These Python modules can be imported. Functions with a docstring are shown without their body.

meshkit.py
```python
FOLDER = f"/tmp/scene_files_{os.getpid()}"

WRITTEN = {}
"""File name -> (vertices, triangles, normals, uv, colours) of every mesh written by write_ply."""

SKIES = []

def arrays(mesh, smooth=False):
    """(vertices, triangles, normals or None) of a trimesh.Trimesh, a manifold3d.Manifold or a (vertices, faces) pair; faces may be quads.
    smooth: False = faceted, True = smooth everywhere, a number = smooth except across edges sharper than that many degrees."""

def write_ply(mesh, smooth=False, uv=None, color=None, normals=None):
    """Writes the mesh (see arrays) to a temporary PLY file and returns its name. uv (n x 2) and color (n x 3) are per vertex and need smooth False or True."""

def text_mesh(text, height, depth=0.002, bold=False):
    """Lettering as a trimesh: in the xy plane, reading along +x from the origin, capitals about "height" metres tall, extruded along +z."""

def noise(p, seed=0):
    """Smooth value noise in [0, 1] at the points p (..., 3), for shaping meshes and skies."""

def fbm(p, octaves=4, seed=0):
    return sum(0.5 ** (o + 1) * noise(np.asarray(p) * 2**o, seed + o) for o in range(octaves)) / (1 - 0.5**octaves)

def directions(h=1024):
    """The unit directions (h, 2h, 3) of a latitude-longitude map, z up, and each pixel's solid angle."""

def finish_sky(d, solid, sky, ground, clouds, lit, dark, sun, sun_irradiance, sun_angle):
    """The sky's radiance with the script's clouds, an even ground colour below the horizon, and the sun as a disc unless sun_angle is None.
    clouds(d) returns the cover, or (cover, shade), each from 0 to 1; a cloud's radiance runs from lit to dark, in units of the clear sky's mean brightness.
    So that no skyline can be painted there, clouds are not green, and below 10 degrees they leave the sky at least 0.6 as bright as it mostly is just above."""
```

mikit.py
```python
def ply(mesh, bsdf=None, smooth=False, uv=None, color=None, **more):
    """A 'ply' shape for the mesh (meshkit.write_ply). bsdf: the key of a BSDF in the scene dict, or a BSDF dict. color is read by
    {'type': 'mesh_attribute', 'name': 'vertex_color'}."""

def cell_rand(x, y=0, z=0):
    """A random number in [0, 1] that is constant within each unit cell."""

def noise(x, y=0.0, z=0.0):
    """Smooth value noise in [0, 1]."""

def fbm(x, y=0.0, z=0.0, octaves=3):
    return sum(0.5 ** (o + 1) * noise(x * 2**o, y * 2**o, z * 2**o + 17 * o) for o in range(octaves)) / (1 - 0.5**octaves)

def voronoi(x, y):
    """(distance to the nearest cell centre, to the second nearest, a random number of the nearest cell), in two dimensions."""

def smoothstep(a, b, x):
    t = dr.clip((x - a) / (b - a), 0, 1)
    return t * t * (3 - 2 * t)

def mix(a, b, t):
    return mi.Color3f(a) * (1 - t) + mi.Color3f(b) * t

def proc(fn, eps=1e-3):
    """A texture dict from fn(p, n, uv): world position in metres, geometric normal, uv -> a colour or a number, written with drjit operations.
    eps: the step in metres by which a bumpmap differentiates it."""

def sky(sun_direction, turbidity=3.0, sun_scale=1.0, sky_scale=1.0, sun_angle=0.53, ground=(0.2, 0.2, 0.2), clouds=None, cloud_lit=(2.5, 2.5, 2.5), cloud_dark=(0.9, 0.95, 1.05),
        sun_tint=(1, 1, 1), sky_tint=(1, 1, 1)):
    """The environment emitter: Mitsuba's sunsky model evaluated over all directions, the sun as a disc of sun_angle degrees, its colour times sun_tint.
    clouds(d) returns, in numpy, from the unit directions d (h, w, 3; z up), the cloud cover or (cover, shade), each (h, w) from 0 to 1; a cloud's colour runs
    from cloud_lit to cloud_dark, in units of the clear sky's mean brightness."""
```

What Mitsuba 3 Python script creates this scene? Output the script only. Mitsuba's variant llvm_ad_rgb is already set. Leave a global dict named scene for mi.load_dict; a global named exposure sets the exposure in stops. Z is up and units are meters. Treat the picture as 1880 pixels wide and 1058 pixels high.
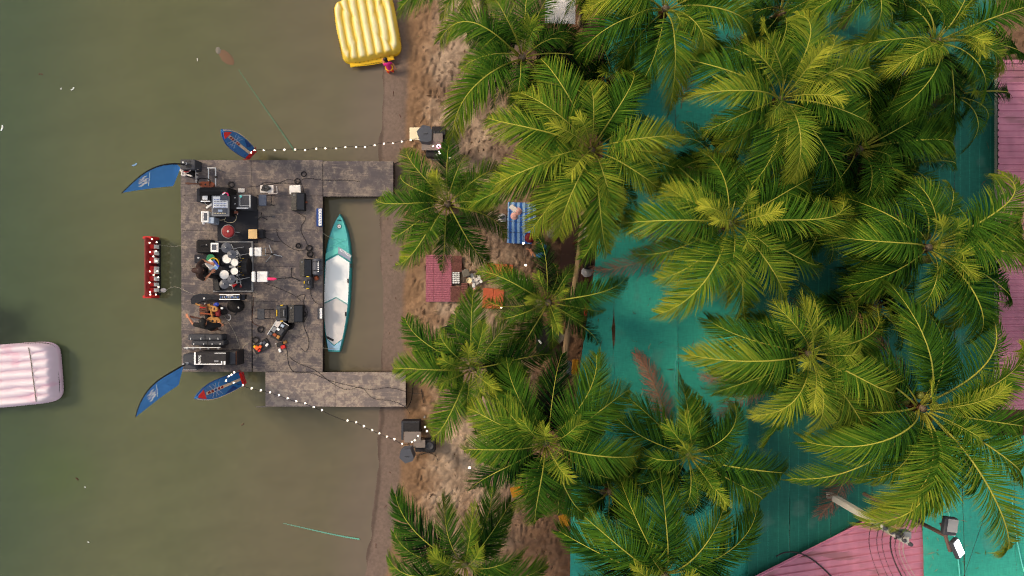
import math, random
import numpy as np, trimesh, mitsuba as mi, drjit as dr
import manifold3d as m3
import shapely.geometry as sg
import mikit, meshkit
from mikit import proc, fbm, noise, smoothstep, mix, voronoi, cell_rand

# ------------------------------------------------------------------ camera, sky, exposure
T4 = mi.ScalarTransform4f
H, F = 25.4, 1323.0            # camera height (m) and focal length (photo pixels): a drone looking straight down
FOV = math.degrees(2 * math.atan(940 / F))
scene, labels = {}, {}
scene['camera'] = {'type': 'perspective', 'fov': FOV, 'fov_axis': 'x', 'near_clip': 0.1, 'far_clip': 2000.0,
                   'to_world': T4().look_at(origin=[0, 0, H], target=[0, 0, 0], up=[0, 1, 0])}
scene['daylight'] = mikit.sky([-0.74, 0.27, 0.60], turbidity=4, sun_scale=0.26, sun_angle=15, clouds=lambda d: (np.ones(d.shape[:2]), np.clip((meshkit.fbm(d * [5.0, 5.0, 7.0], 4, 3) - 0.32) * 2.6, 0, 1)),
                              cloud_lit=(1.23, 1.22, 1.21), cloud_dark=(0.62, 0.62, 0.66), ground=(0.18, 0.15, 0.12), sun_tint=(1.0, 0.98, 0.95))
exposure = 3.12

# ------------------------------------------------------------------ helpers
def lin(r, g, b, k=1.0):
    a = np.array([r, g, b]) / 255.0
    return [float(x) for x in np.where(a < 0.04045, a / 12.92, ((a + 0.055) / 1.055) ** 2.4) * k]

def W(px, py, z=0.0):
    """World point at height z that was measured at photo position (px, py)."""
    return np.array([(px - 940) * (H - z) / F, (529 - py) * (H - z) / F, z])

def mat(name, rgb=None, rough=0.6, spec=0.4, metal=0.0, tex=None, bump=None, bscale=1.0, coat=0.0):
    d = {'type': 'principled', 'roughness': rough, 'metallic': metal, 'base_color': tex if tex is not None else {'type': 'rgb', 'value': rgb}}
    if metal == 0: d['specular'] = spec
    if coat: d['clearcoat'] = coat; d['clearcoat_gloss'] = 0.85
    if bump is not None: d = {'type': 'bumpmap', 'arbitrary': bump, 'scale': bscale, 'bsdf': d}
    scene['material_' + name] = {'type': 'twosided', 'bsdf': d}
    return name

def ply(mesh, m=None, **kw):
    return mikit.ply(mesh, None if m is None else 'material_' + m, **kw)

used = {}
def number(name):
    n = used.get(name, 0); used[name] = n + 1
    return name if n == 0 else f'{name}_{n:03d}'

def say(key, label=None, cat=None, group=None, kind=None):
    d = {}
    if label: d['label'] = label
    if cat: d['category'] = cat
    if group: d['group'] = group
    if kind: d['kind'] = kind
    if d: labels[key] = {**labels.get(key, {}), **d}

def thing(name, label, cat, group=None, kind=None):
    key = number(name); say(key, label, cat, group, kind); return key

def part(parent, name, mesh, m, label=None, smooth=False, kind=None, **more):
    key = number(parent + '__' + name)
    if isinstance(mesh, dict): scene[key] = mesh
    else: scene[key] = ply(mesh, m, smooth=smooth, **more)
    say(key, label, kind=kind)
    return key

def solo(name, mesh, m, label, cat=None, group=None, kind=None, smooth=False, **more):
    key = number(name); scene[key] = ply(mesh, m, smooth=smooth, **more); say(key, label, cat, group, kind); return key

def join(*ms):
    out = []
    for m in ms:
        out += m if isinstance(m, list) else [m]
    return trimesh.util.concatenate(out)

def rz(m, a, c=(0, 0, 0)):
    m.apply_transform(trimesh.transformations.rotation_matrix(a, [0, 0, 1], c)); return m

def rot(m, a, ax, c=(0, 0, 0)):
    m.apply_transform(trimesh.transformations.rotation_matrix(a, ax, c)); return m

def box(c, s, r=0.0, bev=0.012):
    """Box centred at c (z is its bottom), size s, turned by r, edges chamfered."""
    sx, sy, sz = [x / 2 for x in s]; b = min(bev, 0.4 * min(sx, sy, sz) * 2)
    pts = []
    for i in (-1, 1):
        for j in (-1, 1):
            for k in (-1, 1):
                pts += [(i * (sx - b), j * (sy - b), k * sz), (i * (sx - b), j * sy, k * (sz - b)), (i * sx, j * (sy - b), k * (sz - b))]
    m = trimesh.convex.convex_hull(np.array(pts))
    if r: rz(m, r)
    m.apply_translation([c[0], c[1], c[2] + sz]); return m

def pbox(x0, y0, x1, y1, z0, h, r=0.0, bev=0.012):
    """Box whose top face was measured as the photo rectangle x0..x1, y0..y1."""
    a, b = W(x0, y1, z0 + h), W(x1, y0, z0 + h)
    return box([(a[0] + b[0]) / 2, (a[1] + b[1]) / 2, z0], [abs(b[0] - a[0]), abs(b[1] - a[1]), h], r, bev)

def tube(p, r, n=6, cap=True):
    p = np.asarray(p, float); r = np.broadcast_to(r, (len(p),)).astype(float)
    t = np.gradient(p, axis=0); t /= np.linalg.norm(t, axis=1, keepdims=True) + 1e-12
    ref = np.array([0.31, 0.17, 0.94]) if abs(t[0] @ [0.31, 0.17, 0.94]) < 0.9 else np.array([0.9, -0.3, 0.1])
    a = np.cross(t, ref); a /= np.linalg.norm(a, axis=1, keepdims=True) + 1e-12
    b = np.cross(t, a); an = np.arange(n) * 2 * np.pi / n
    v = p[:, None] + r[:, None, None] * (np.cos(an)[None, :, None] * a[:, None] + np.sin(an)[None, :, None] * b[:, None])
    k = len(p); i, j = np.meshgrid(np.arange(k - 1), np.arange(n), indexing='ij')
    q = np.stack([i * n + j, (i + 1) * n + j, (i + 1) * n + (j + 1) % n, i * n + (j + 1) % n], -1).reshape(-1, 4)
    f = np.vstack([q[:, [0, 2, 1]], q[:, [0, 3, 2]]]); v = v.reshape(-1, 3)
    if cap:
        v = np.vstack([v, p[:1], p[-1:]]); o = len(v) - 2; jj = np.arange(n)
        f = np.vstack([f, np.stack([jj * 0 + o, (jj + 1) % n, jj], 1), np.stack([jj * 0 + o + 1, (k - 1) * n + jj, (k - 1) * n + (jj + 1) % n], 1)])
    m = trimesh.Trimesh(v, f, process=False); return m

def cyl(p0, p1, r0, r1=None, n=14):
    return tube([p0, p1], [r0, r0 if r1 is None else r1], n)

def lathe(prof, c, n=20):
    m = trimesh.creation.revolve(np.array(prof, float), sections=n); m.apply_translation(c); return m

def prism(poly, z0, z1):
    m = trimesh.creation.extrude_polygon(sg.Polygon(poly), z1 - z0, engine='earcut'); m.apply_translation([0, 0, z0]); return m

def spline(pts, n=40):
    from scipy.interpolate import CubicSpline
    pts = np.asarray(pts, float); d = np.r_[0, np.cumsum(np.linalg.norm(np.diff(pts, axis=0), axis=1) + 1e-6)]
    return CubicSpline(d, pts)(np.linspace(0, d[-1], n))

def grid(xs, ys, zf):
    X, Y = np.meshgrid(xs, ys); Z = zf(X, Y); n, m = X.shape
    i, j = np.meshgrid(np.arange(n - 1), np.arange(m - 1), indexing='ij')
    f = np.stack([i * m + j, i * m + j + 1, (i + 1) * m + j + 1, (i + 1) * m + j], -1).reshape(-1, 4)
    return np.stack([X, Y, Z], -1).reshape(-1, 3), f

def hullmesh(balls, links, length=0.03, it=6):
    """One skin over bones: balls {name: (point, radius)}, links [(a, b)]."""
    out = m3.Manifold()
    for a, b in links:
        s = []
        for k in (a, b):
            p, r = balls[k]
            s.append(m3.Manifold.sphere(r, 12).translate([float(x) for x in p]))
        out += m3.Manifold.batch_hull(s)
    out = out.refine_to_length(length); g = out.to_mesh()
    m = trimesh.Trimesh(g.vert_properties[:, :3], g.tri_verts, process=True)
    trimesh.smoothing.filter_taubin(m, iterations=it); return m

rng = np.random.default_rng(7); random.seed(7)

# ------------------------------------------------------------------ the shore line (x of the water's edge for each y)
_sy = [0, 130, 290, 440, 550, 650, 760, 900, 1058]; _sx = [706, 698, 700, 699, 703, 692, 702, 692, 662]
_pts = np.array([W(a, b)[:2] for a, b in zip(_sx, _sy)])
SH = np.polyfit(_pts[:, 1], _pts[:, 0], 4)
def shore_np(y):
    y = np.clip(y, -10.6, 10.6); return np.polyval(SH, y)
def shore_dr(y):
    y = dr.clip(y, -10.6, 10.6); r = mi.Float(float(SH[0]))
    for k in SH[1:]: r = r * y + float(k)
    return r

# ------------------------------------------------------------------ materials of the setting
def sand_tex(p, n, uv):
    d = p.x - shore_dr(p.y) + 0.35 * (fbm(p.x * 1.3, p.y * 1.3, 3.0) - 0.5)
    big, mid, fine = fbm(p.x * 0.55, p.y * 0.55, 1.0), fbm(p.x * 2.6, p.y * 2.6, 5.0), fbm(p.x * 14, p.y * 14, 9.0, 2)
    dry = mix(lin(122, 102, 88), lin(172, 150, 130), smoothstep(0.3, 0.68, 0.5 * big + 0.5 * mid))
    dry = mix(dry, lin(122, 92, 72), 0.4 * smoothstep(0.52, 0.72, fbm(p.x * 0.9 + 7, p.y * 0.9, 2.0)))
    damp = mix(lin(110, 86, 66), lin(146, 116, 90), mid)
    mud = mix(lin(104, 88, 80), lin(120, 102, 92), 0.6 * big + 0.4 * mid)
    c = mix(mud, damp, smoothstep(0.72, 0.98, d)); c = mix(c, dry, smoothstep(1.3, 2.4, d + 0.8 * (mid - 0.5)))
    soil = mix(lin(84, 58, 42), lin(112, 82, 60), mid)
    c = mix(c, soil, 0.85 * smoothstep(3.6, 6.0, d + 2.4 * (big - 0.5)))
    c = c * (0.8 + 0.4 * fine)
    edge = p.x - shore_dr(p.y) + 0.10 * (fbm(p.x * 1.5, p.y * 1.5, 8.0) - 0.5)
    c = mix(c, lin(66, 54, 46), 0.6 * smoothstep(0.13, 0.02, dr.abs(edge - 0.05 + 0.08 * noise(p.y * 0.7, 2.0))))
    wood = smoothstep(0.7, 0.76, noise(p.x * 9, p.y * 9, 4.0)) * smoothstep(0.55, 0.7, mid) * smoothstep(0.9, 1.2, d)
    return mix(c, lin(62, 44, 32), 0.6 * wood)
def sand_rough(p, n, uv):
    d = p.x - shore_dr(p.y); return 0.42 + 0.5 * smoothstep(0.2, 1.1, d)
mat('sand', tex=proc(sand_tex), spec=0.25); scene['material_sand']['bsdf']['roughness'] = proc(sand_rough)

def water_tex(p, n, uv):
    d = p.x - shore_dr(p.y) + 1.2 * (fbm(p.x * 0.25, p.y * 0.25, 2.0) - 0.5)
    deep, olive, brown, edge = lin(66, 80, 58), lin(90, 93, 66), lin(99, 93, 73), lin(108, 97, 84)
    c = mix(deep, olive, smoothstep(-14.0, -8.0, d)); c = mix(c, brown, smoothstep(-7.5, -2.2, d)); c = mix(c, edge, smoothstep(-1.8, -0.1, d))
    # silt drifting in streaks
    s = fbm(p.x * 0.7 + 0.5 * p.y, p.y * 1.9 - 0.4 * p.x, 1.0, 4)
    c = c * (0.92 + 0.16 * s)
    g = smoothstep(2.2, 0.0, dr.sqrt(dr.square(p.x + 15.9) + dr.square((p.y + 6.6) * 1.2)))
    c = mix(c, lin(74, 92, 48), 0.4 * g)
    painted_shade = smoothstep(1.5, 0.4, dr.sqrt(dr.square((p.x + 18.4) * 0.62) + dr.square(p.y + 1.45)) + 0.5 * (fbm(p.x * 1.6, p.y * 1.6, 5.0) - 0.5))  # dark shadow patch painted into the water colour above the pink raft
    return mix(c, lin(28, 36, 28), 0.75 * painted_shade)
def water_bump(p, n, uv):
    calm = smoothstep(1.0, -7.0, p.y) * smoothstep(-1.0, -6.0, p.x) * 2.6 + 0.7
    return calm * (0.010 * fbm(p.x * 1.1 + 0.4 * p.y, p.y * 2.4, 0.0, 4) + 0.010 * fbm(p.x * 2.1 - 1.0 * p.y, p.y * 5.2, 7.0, 3)) + 0.0015 * fbm(p.x * 6, p.y * 7, 1.0, 2)
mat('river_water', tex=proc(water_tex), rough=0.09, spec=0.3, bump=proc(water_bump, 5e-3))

def ply_tex(p, n, uv):
    a, b, c = fbm(p.x * 1.6, p.y * 1.6, 1.0, 4), fbm(p.x * 6.5, p.y * 6.5, 6.0, 4), fbm(p.x * 19, p.y * 19, 2.0, 3)
    col = mix(lin(90, 84, 88), lin(112, 102, 100), smoothstep(0.3, 0.66, 0.45 * a + 0.55 * b))
    worn = 0.22 * a + 0.4 * b + 0.38 * c + 0.05 * smoothstep(-1.0, 4.0, -p.y)
    col = mix(col, lin(150, 138, 126), 0.5 * smoothstep(0.48, 0.66, worn))
    col = mix(col, lin(76, 73, 80), 0.28 * smoothstep(0.54, 0.7, 0.6 * fbm(p.x * 2.3 + 9, p.y * 2.3, 3.0, 4) + 0.4 * c))
    scratch = smoothstep(0.76, 0.86, noise(p.x * 2.2 + 0.8 * p.y, p.y * 38 + 3 * p.x, 1.0)) * b
    col = mix(col, lin(186, 168, 150), 0.35 * scratch)
    sheet = cell_rand(p.x / 2.44 + 40.3, p.y / 1.22 + 40.2)
    grain = noise(p.x * 4, p.y * 70, 0.0)
    return col * (0.95 + 0.1 * sheet) * (0.84 + 0.2 * c + 0.1 * grain)
mat('old_plywood', tex=proc(ply_tex), rough=0.75, spec=0.2)
def bright_ply_tex(p, n, uv):
    return ply_tex(p, n, uv) * 1.3 + mi.Color3f(lin(58, 50, 40))
mat('dry_plywood', tex=proc(bright_ply_tex), rough=0.8, spec=0.2)
mat('dark_timber', lin(46, 38, 34), 0.8)

def net_tex(base, dark, stripes, k):
    def fn(p, n, uv):
        c = mix(dark, base, 0.35 + 0.65 * smoothstep(0.25, 0.7, fbm(p.x * 0.5, p.y * 0.5, k, 4)))
        w = 0.5 * noise(p.x * 55, p.y * 9, k) + 0.5 * noise(p.x * 9, p.y * 60, k + 1)
        c = c * (0.82 + 0.36 * w)
        if stripes:
            u = dr.abs(p.x / 0.31 + 0.12 * noise(p.y * 0.6, p.x * 0.5) - dr.floor(p.x / 0.31 + 0.12 * noise(p.y * 0.6, p.x * 0.5)) - 0.5)
            c = c * (1 + 0.55 * smoothstep(0.06, 0.0, u))
        dust = smoothstep(0.6, 0.8, fbm(p.x * 1.8, p.y * 1.8, k + 4, 4))
        return mix(c, lin(104, 128, 118), 0.22 * dust)
    return proc(fn)
mat('teal_net', tex=net_tex(lin(54, 162, 146), lin(42, 142, 130), False, 1.0), rough=0.7, spec=0.2)
mat('dark_net', tex=net_tex(lin(32, 102, 88), lin(26, 86, 76), True, 3.0), rough=0.75, spec=0.2)
mat('mint_net', tex=net_tex(lin(58, 164, 144), lin(44, 148, 132), False, 5.0), rough=0.7, spec=0.2)
def pink_tex(p, n, uv):
    s = fbm(p.x * 0.8, p.y * 0.8, 2.0, 4); g = fbm(p.x * 6, p.y * 1.2, 4.0, 3)
    c = mix(lin(158, 98, 120), lin(184, 120, 142), smoothstep(0.3, 0.7, s)) * (0.88 + 0.24 * g)
    return mix(c, lin(120, 84, 84), 0.55 * smoothstep(0.56, 0.74, fbm(p.x * 0.9, p.y * 3.2, 7.0, 4)))
mat('pink_steel', tex=proc(pink_tex), rough=0.5, spec=0.4)
mat('pink_trim', lin(190, 118, 144), 0.45)

def trunk_tex(p, n, uv):
    ring = 0.5 + 0.5 * dr.sin(p.z * 52 + 3 * noise(p.x * 6, p.y * 6, p.z * 2))
    c = mix(lin(96, 82, 68), lin(142, 126, 108), 0.6 * ring + 0.4 * fbm(p.x * 9, p.y * 9, p.z * 5))
    return c
mat('palm_trunk', tex=proc(trunk_tex), rough=0.9, spec=0.1)
def timber_tex(p, n, uv):
    return mix(lin(112, 92, 70), lin(176, 150, 120), fbm(p.x * 30, p.y * 1.6, p.z * 4, 4))
mat('pale_timber', tex=proc(timber_tex), rough=0.8, spec=0.15)
mat('palm_fibre', lin(92, 66, 44), 0.95, 0.1)
mat('coconut_green', lin(118, 124, 52), 0.5)
scene['material_leaf'] = {'type': 'principledthin', 'base_color': {'type': 'mesh_attribute', 'name': 'vertex_color'}, 'roughness': 0.45, 'diff_trans': 0.4, 'eta': 1.4}
scene['material_rachis'] = {'type': 'twosided', 'bsdf': {'type': 'principled', 'base_color': {'type': 'mesh_attribute', 'name': 'vertex_color'}, 'roughness': 0.5, 'specular': 0.3}}

# plain materials of the objects
for n_, c_, r_ in [('black_vinyl', (30, 30, 34), .5), ('black_felt', (44, 45, 52), .95), ('black_cloth', (26, 24, 26), .9), ('charcoal', (58, 60, 68), .6), ('slate', (76, 80, 92), .6),
                   ('blue_grey_pad', (66, 76, 98), .7), ('grey_trim', (128, 130, 136), .5), ('white_plastic', (238, 238, 240), .45), ('white_cloth', (226, 222, 220), .9),
                   ('cream', (236, 222, 190), .8), ('red_paint', (196, 34, 34), .5), ('dark_red', (130, 28, 34), .6), ('bright_red', (226, 44, 44), .45), ('cymbal_dark', (74, 78, 90), .4),
                   ('tan_wood', (222, 184, 128), .6), ('guitar_wood', (150, 76, 44), .35), ('dark_wood', (82, 46, 30), .5), ('ochre_wood', (176, 124, 64), .5), ('blue_flag', (76, 146, 220), .8),
                   ('board_blue', (42, 106, 172), .4), ('board_blue_dark', (26, 62, 128), .4), ('board_cream', (206, 188, 168), .5), ('board_pale', (164, 180, 204), .5),
                   ('sup_teal', (84, 184, 184), .4), ('sup_mint', (104, 206, 196), .4), ('sup_deep', (52, 146, 150), .4), ('sup_blue', (146, 186, 216), .4), ('sup_white', (240, 244, 248), .7), ('sup_grey', (204, 202, 204), .75), ('sup_band', (146, 156, 178), .5),
                   ('raft_top', (238, 222, 150), .5), ('raft_yellow', (232, 188, 24), .4), ('pale_pink', (206, 180, 198), .55), ('hat_pink', (222, 172, 166), .8), ('skin', (196, 132, 100), .6), ('skin_dark', (170, 108, 80), .6),
                   ('hair_black', (22, 18, 18), .5), ('hair_brown', (52, 32, 28), .5), ('shirt_black', (24, 22, 24), .9), ('shirt_brown', (48, 34, 32), .9), ('shirt_blue', (70, 130, 190), .9), ('shorts_grey', (96, 96, 106), .9),
                   ('magenta', (186, 30, 116), .8), ('child_red', (226, 70, 40), .8), ('child_yellow', (236, 176, 40), .8), ('yellow_plastic', (226, 184, 40), .5), ('orange_plastic', (226, 96, 36), .5),
                   ('mat_pink', (174, 106, 124), .6), ('mat_brown', (128, 84, 78), .7), ('terracotta', (188, 94, 64), .8), ('tarp_brown', (74, 50, 42), .8), ('stripe_blue', (40, 92, 176), .6), ('stripe_light', (134, 180, 228), .6),
                   ('mag_pink', (226, 50, 110), .5), ('green_plastic', (36, 130, 86), .5), ('royal_blue', (48, 70, 170), .5), ('concrete', (184, 180, 172), .9), ('rust', (104, 84, 78), .8), ('cable', (34, 32, 34), .7),
                   ('rope_green', (92, 124, 100), .9), ('rope_teal', (104, 176, 156), .9), ('rope_pale', (170, 164, 150), .9), ('sunk_red', (110, 86, 68), .9), ('table_top', (128, 118, 114), .6), ('crate_black', (36, 34, 38), .7), ('lamp_glass', (150, 152, 158), .3),
                   ('drum_head', (238, 234, 230), .6), ('chrome', (190, 192, 196), .3), ('bag_pale', (206, 200, 198), .7), ('ochre_cloth', (168, 116, 26), .9), ('silt_grey', (116, 110, 102), .8)]:
    mat(n_, lin(*c_), r_)
mat('aluminium', lin(196, 198, 202), 0.35, metal=0.9)
mat('gold', lin(196, 160, 80), 0.3, metal=0.9)
def stripe_tex(p, n, uv):
    return mix(lin(38, 92, 178), lin(150, 190, 232), smoothstep(-0.3, 0.3, dr.sin(p.x * 2 * math.pi / 0.185 + 0.4)) * (0.75 + 0.25 * noise(p.x * 20, p.y * 3)))
mat('striped_mat', tex=proc(stripe_tex), rough=0.6)
def raft_tex(p, n, uv):
    worn = smoothstep(0.46, 0.56, p.z + 0.03 * (fbm(p.x * 3.0, p.y * 3.0, 1.0, 4) - 0.5))
    return mix(lin(222, 190, 70), lin(230, 220, 178), worn)
mat('raft_vinyl', tex=proc(raft_tex), rough=0.5)
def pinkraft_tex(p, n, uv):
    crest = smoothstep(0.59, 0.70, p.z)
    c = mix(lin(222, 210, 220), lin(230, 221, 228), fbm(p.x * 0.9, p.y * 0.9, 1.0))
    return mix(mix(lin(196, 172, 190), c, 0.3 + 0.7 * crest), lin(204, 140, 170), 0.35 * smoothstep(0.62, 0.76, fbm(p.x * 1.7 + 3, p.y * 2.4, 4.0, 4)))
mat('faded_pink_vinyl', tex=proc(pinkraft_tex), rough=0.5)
def bulb_em(k=1.1, c=(1.0, 0.84, 0.6)):
    return {'type': 'area', 'radiance': {'type': 'rgb', 'value': [k * x for x in c]}}
# ------------------------------------------------------------------ ground, beach, water
def terrain(X, Y):
    d = X - shore_np(Y)
    z = np.where(d < 0.9, 0.05 * d, 0.045 + 0.30 * (1 - np.exp(-np.maximum(d - 0.9, 0) * 0.55)))
    z = np.maximum(z, -1.4)
    P = np.stack([X, Y, 0 * X], -1)
    rough = np.clip((d - 0.8) / 0.5, 0, 1)
    foot = meshkit.fbm(P * [3.6, 3.6, 1], 3, 3); rid = 1 - np.abs(2 * meshkit.noise(P * [7.5, 4.2, 1] + 1.7 * meshkit.fbm(P * 1.1, 3, 8)[..., None], 5) - 1)
    z = z + rough * (0.06 * (foot - 0.5) - 0.075 * np.clip(rid - 0.62, 0, 1) * 2.2)
    z = z + 0.020 * (meshkit.fbm(P * 0.8, 3, 1) - 0.5) + rough * 0.04 * (meshkit.fbm(P * 9, 2, 11) - 0.5)
    return z
xs = np.unique(np.r_[-400, -200, -100, -50, np.arange(-24, -5.2, 1.0), np.arange(-5.2, 3.4, 0.055), np.arange(3.4, 24, 0.6), 40, 80, 160, 400])
ys = np.unique(np.r_[-400, -200, -100, -50, -25, -16, np.arange(-12, 12.01, 0.055), 16, 25, 50, 100, 200, 400])
v, f = grid(xs, ys, terrain)
solo('beach', (v, f), 'sand', 'trampled brown sand beach with a strip of wet mud along the water', kind='structure', smooth=True)
wx = np.unique(np.r_[-400, -100, -40, np.arange(-24, -2.0, 0.5), -1.5]); wy = np.unique(np.r_[-400, -100, -30, np.arange(-14, 14.1, 0.5), 30, 100, 400])
v, f = grid(wx, wy, lambda X, Y: 0 * X)
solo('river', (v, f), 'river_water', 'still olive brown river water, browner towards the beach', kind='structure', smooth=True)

def ground_z(px, py, z=0.3):
    for _ in range(3):
        p = W(px, py, z); z = float(terrain(np.array([[p[0]]]), np.array([[p[1]]]))[0, 0])
    return z

# ------------------------------------------------------------------ the floating stage of plywood sheets
ZD = 0.45
dk = thing('stage_platform', 'U-shaped floating stage of weathered plywood sheets with two arms reaching the beach', 'stage')
def sheet(x0, y0, x1, y1, m='old_plywood', dz=0.0):
    a, b = W(x0, y1, ZD), W(x1, y0, ZD); g = 0.006
    part(dk, 'plywood_sheet', box([(a[0] + b[0]) / 2, (a[1] + b[1]) / 2, ZD - 0.022 + dz], [b[0] - a[0] - g, b[1] - a[1] - g, 0.022], 0, 0.004), m)
rows = [294, 359, 424, 489, 554, 619, 683]
for i in range(6):
    for x0, x1 in ((331.5, 462), (462, 592.5)):
        sheet(x0 + 0.5 * i * 0.7, rows[i], x1, rows[i + 1], dz=float(rng.uniform(-0.004, 0.004)))
sheet(593, 296, 722, 361, dz=-0.004)
sheet(487, 683.5, 616.5, 747, 'dry_plywood', -0.005); sheet(616.5, 683.5, 745, 747.5, 'dry_plywood', -0.001)
def underframe(x0, y0, x1, y1, name='frame'):
    a, b = W(x0, y1, ZD), W(x1, y0, ZD); out = []
    zb, h = 0.12, ZD - 0.03 - 0.12
    for y in (a[1] + 0.03, b[1] - 0.03): out.append(box([(a[0] + b[0]) / 2, y, zb], [b[0] - a[0] - 0.02, 0.05, h]))
    for x in np.linspace(a[0] + 0.03, b[0] - 0.03, 4): out.append(box([x, (a[1] + b[1]) / 2, zb + 0.003], [0.05, b[1] - a[1] - 0.13, h - 0.006]))
    part(dk, name, join(out), 'dark_timber')
underframe(332, 294, 592, 683); underframe(593, 296, 722, 361); underframe(487, 684, 745, 747)
for x in np.linspace(-10.8, -7.2, 5):
    for y in np.linspace(-2.6, 4.1, 5):
        part(dk, 'float_drum', cyl([x - 0.42, y, 0.04], [x + 0.42, y, 0.04], 0.24, n=12), 'charcoal')
part(dk, 'mooring_pipe', tube([W(470, 747, .3), W(490, 746.6, .3)], 0.02), 'silt_grey')

# ------------------------------------------------------------------ net roofs
def net_panel(parent, poly_x, y0, y1, z, m, seed, sag=0.06, tilt=(0, 0)):
    """poly_x(t) -> (x left, x right) for t in 0..1 from y0 to y1 (world)."""
    n, k = 40, 14; t = np.linspace(0, 1, n)[:, None]; u = np.linspace(0, 1, k)[None, :]
    xl, xr = poly_x(t); X = xl + (xr - xl) * u; Y = y0 + (y1 - y0) * t + 0 * u
    P = np.stack([X, Y, 0 * X + seed], -1)
    Z = z + tilt[0] * X + tilt[1] * Y - sag * np.sin(np.pi * u) * (0.4 + 0.6 * np.abs(np.sin(np.pi * t * 3))) + 0.09 * (meshkit.fbm(P * 0.8, 3, int(seed)) - 0.5)
    i, j = np.meshgrid(np.arange(n - 1), np.arange(k - 1), indexing='ij')
    q = np.stack([i * k + j, i * k + j + 1, (i + 1) * k + j + 1, (i + 1) * k + j], -1).reshape(-1, 4)
    part(parent, 'net_panel', (np.stack([X, Y, Z], -1).reshape(-1, 3), q), m, smooth=True)
def lerp(a, b): return lambda t: a + (b - a) * t
ZA = 3.0
ra = thing('shade_net_roof', 'large pale teal shade net roof along the beach, pieced from long strips', 'roof')
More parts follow.
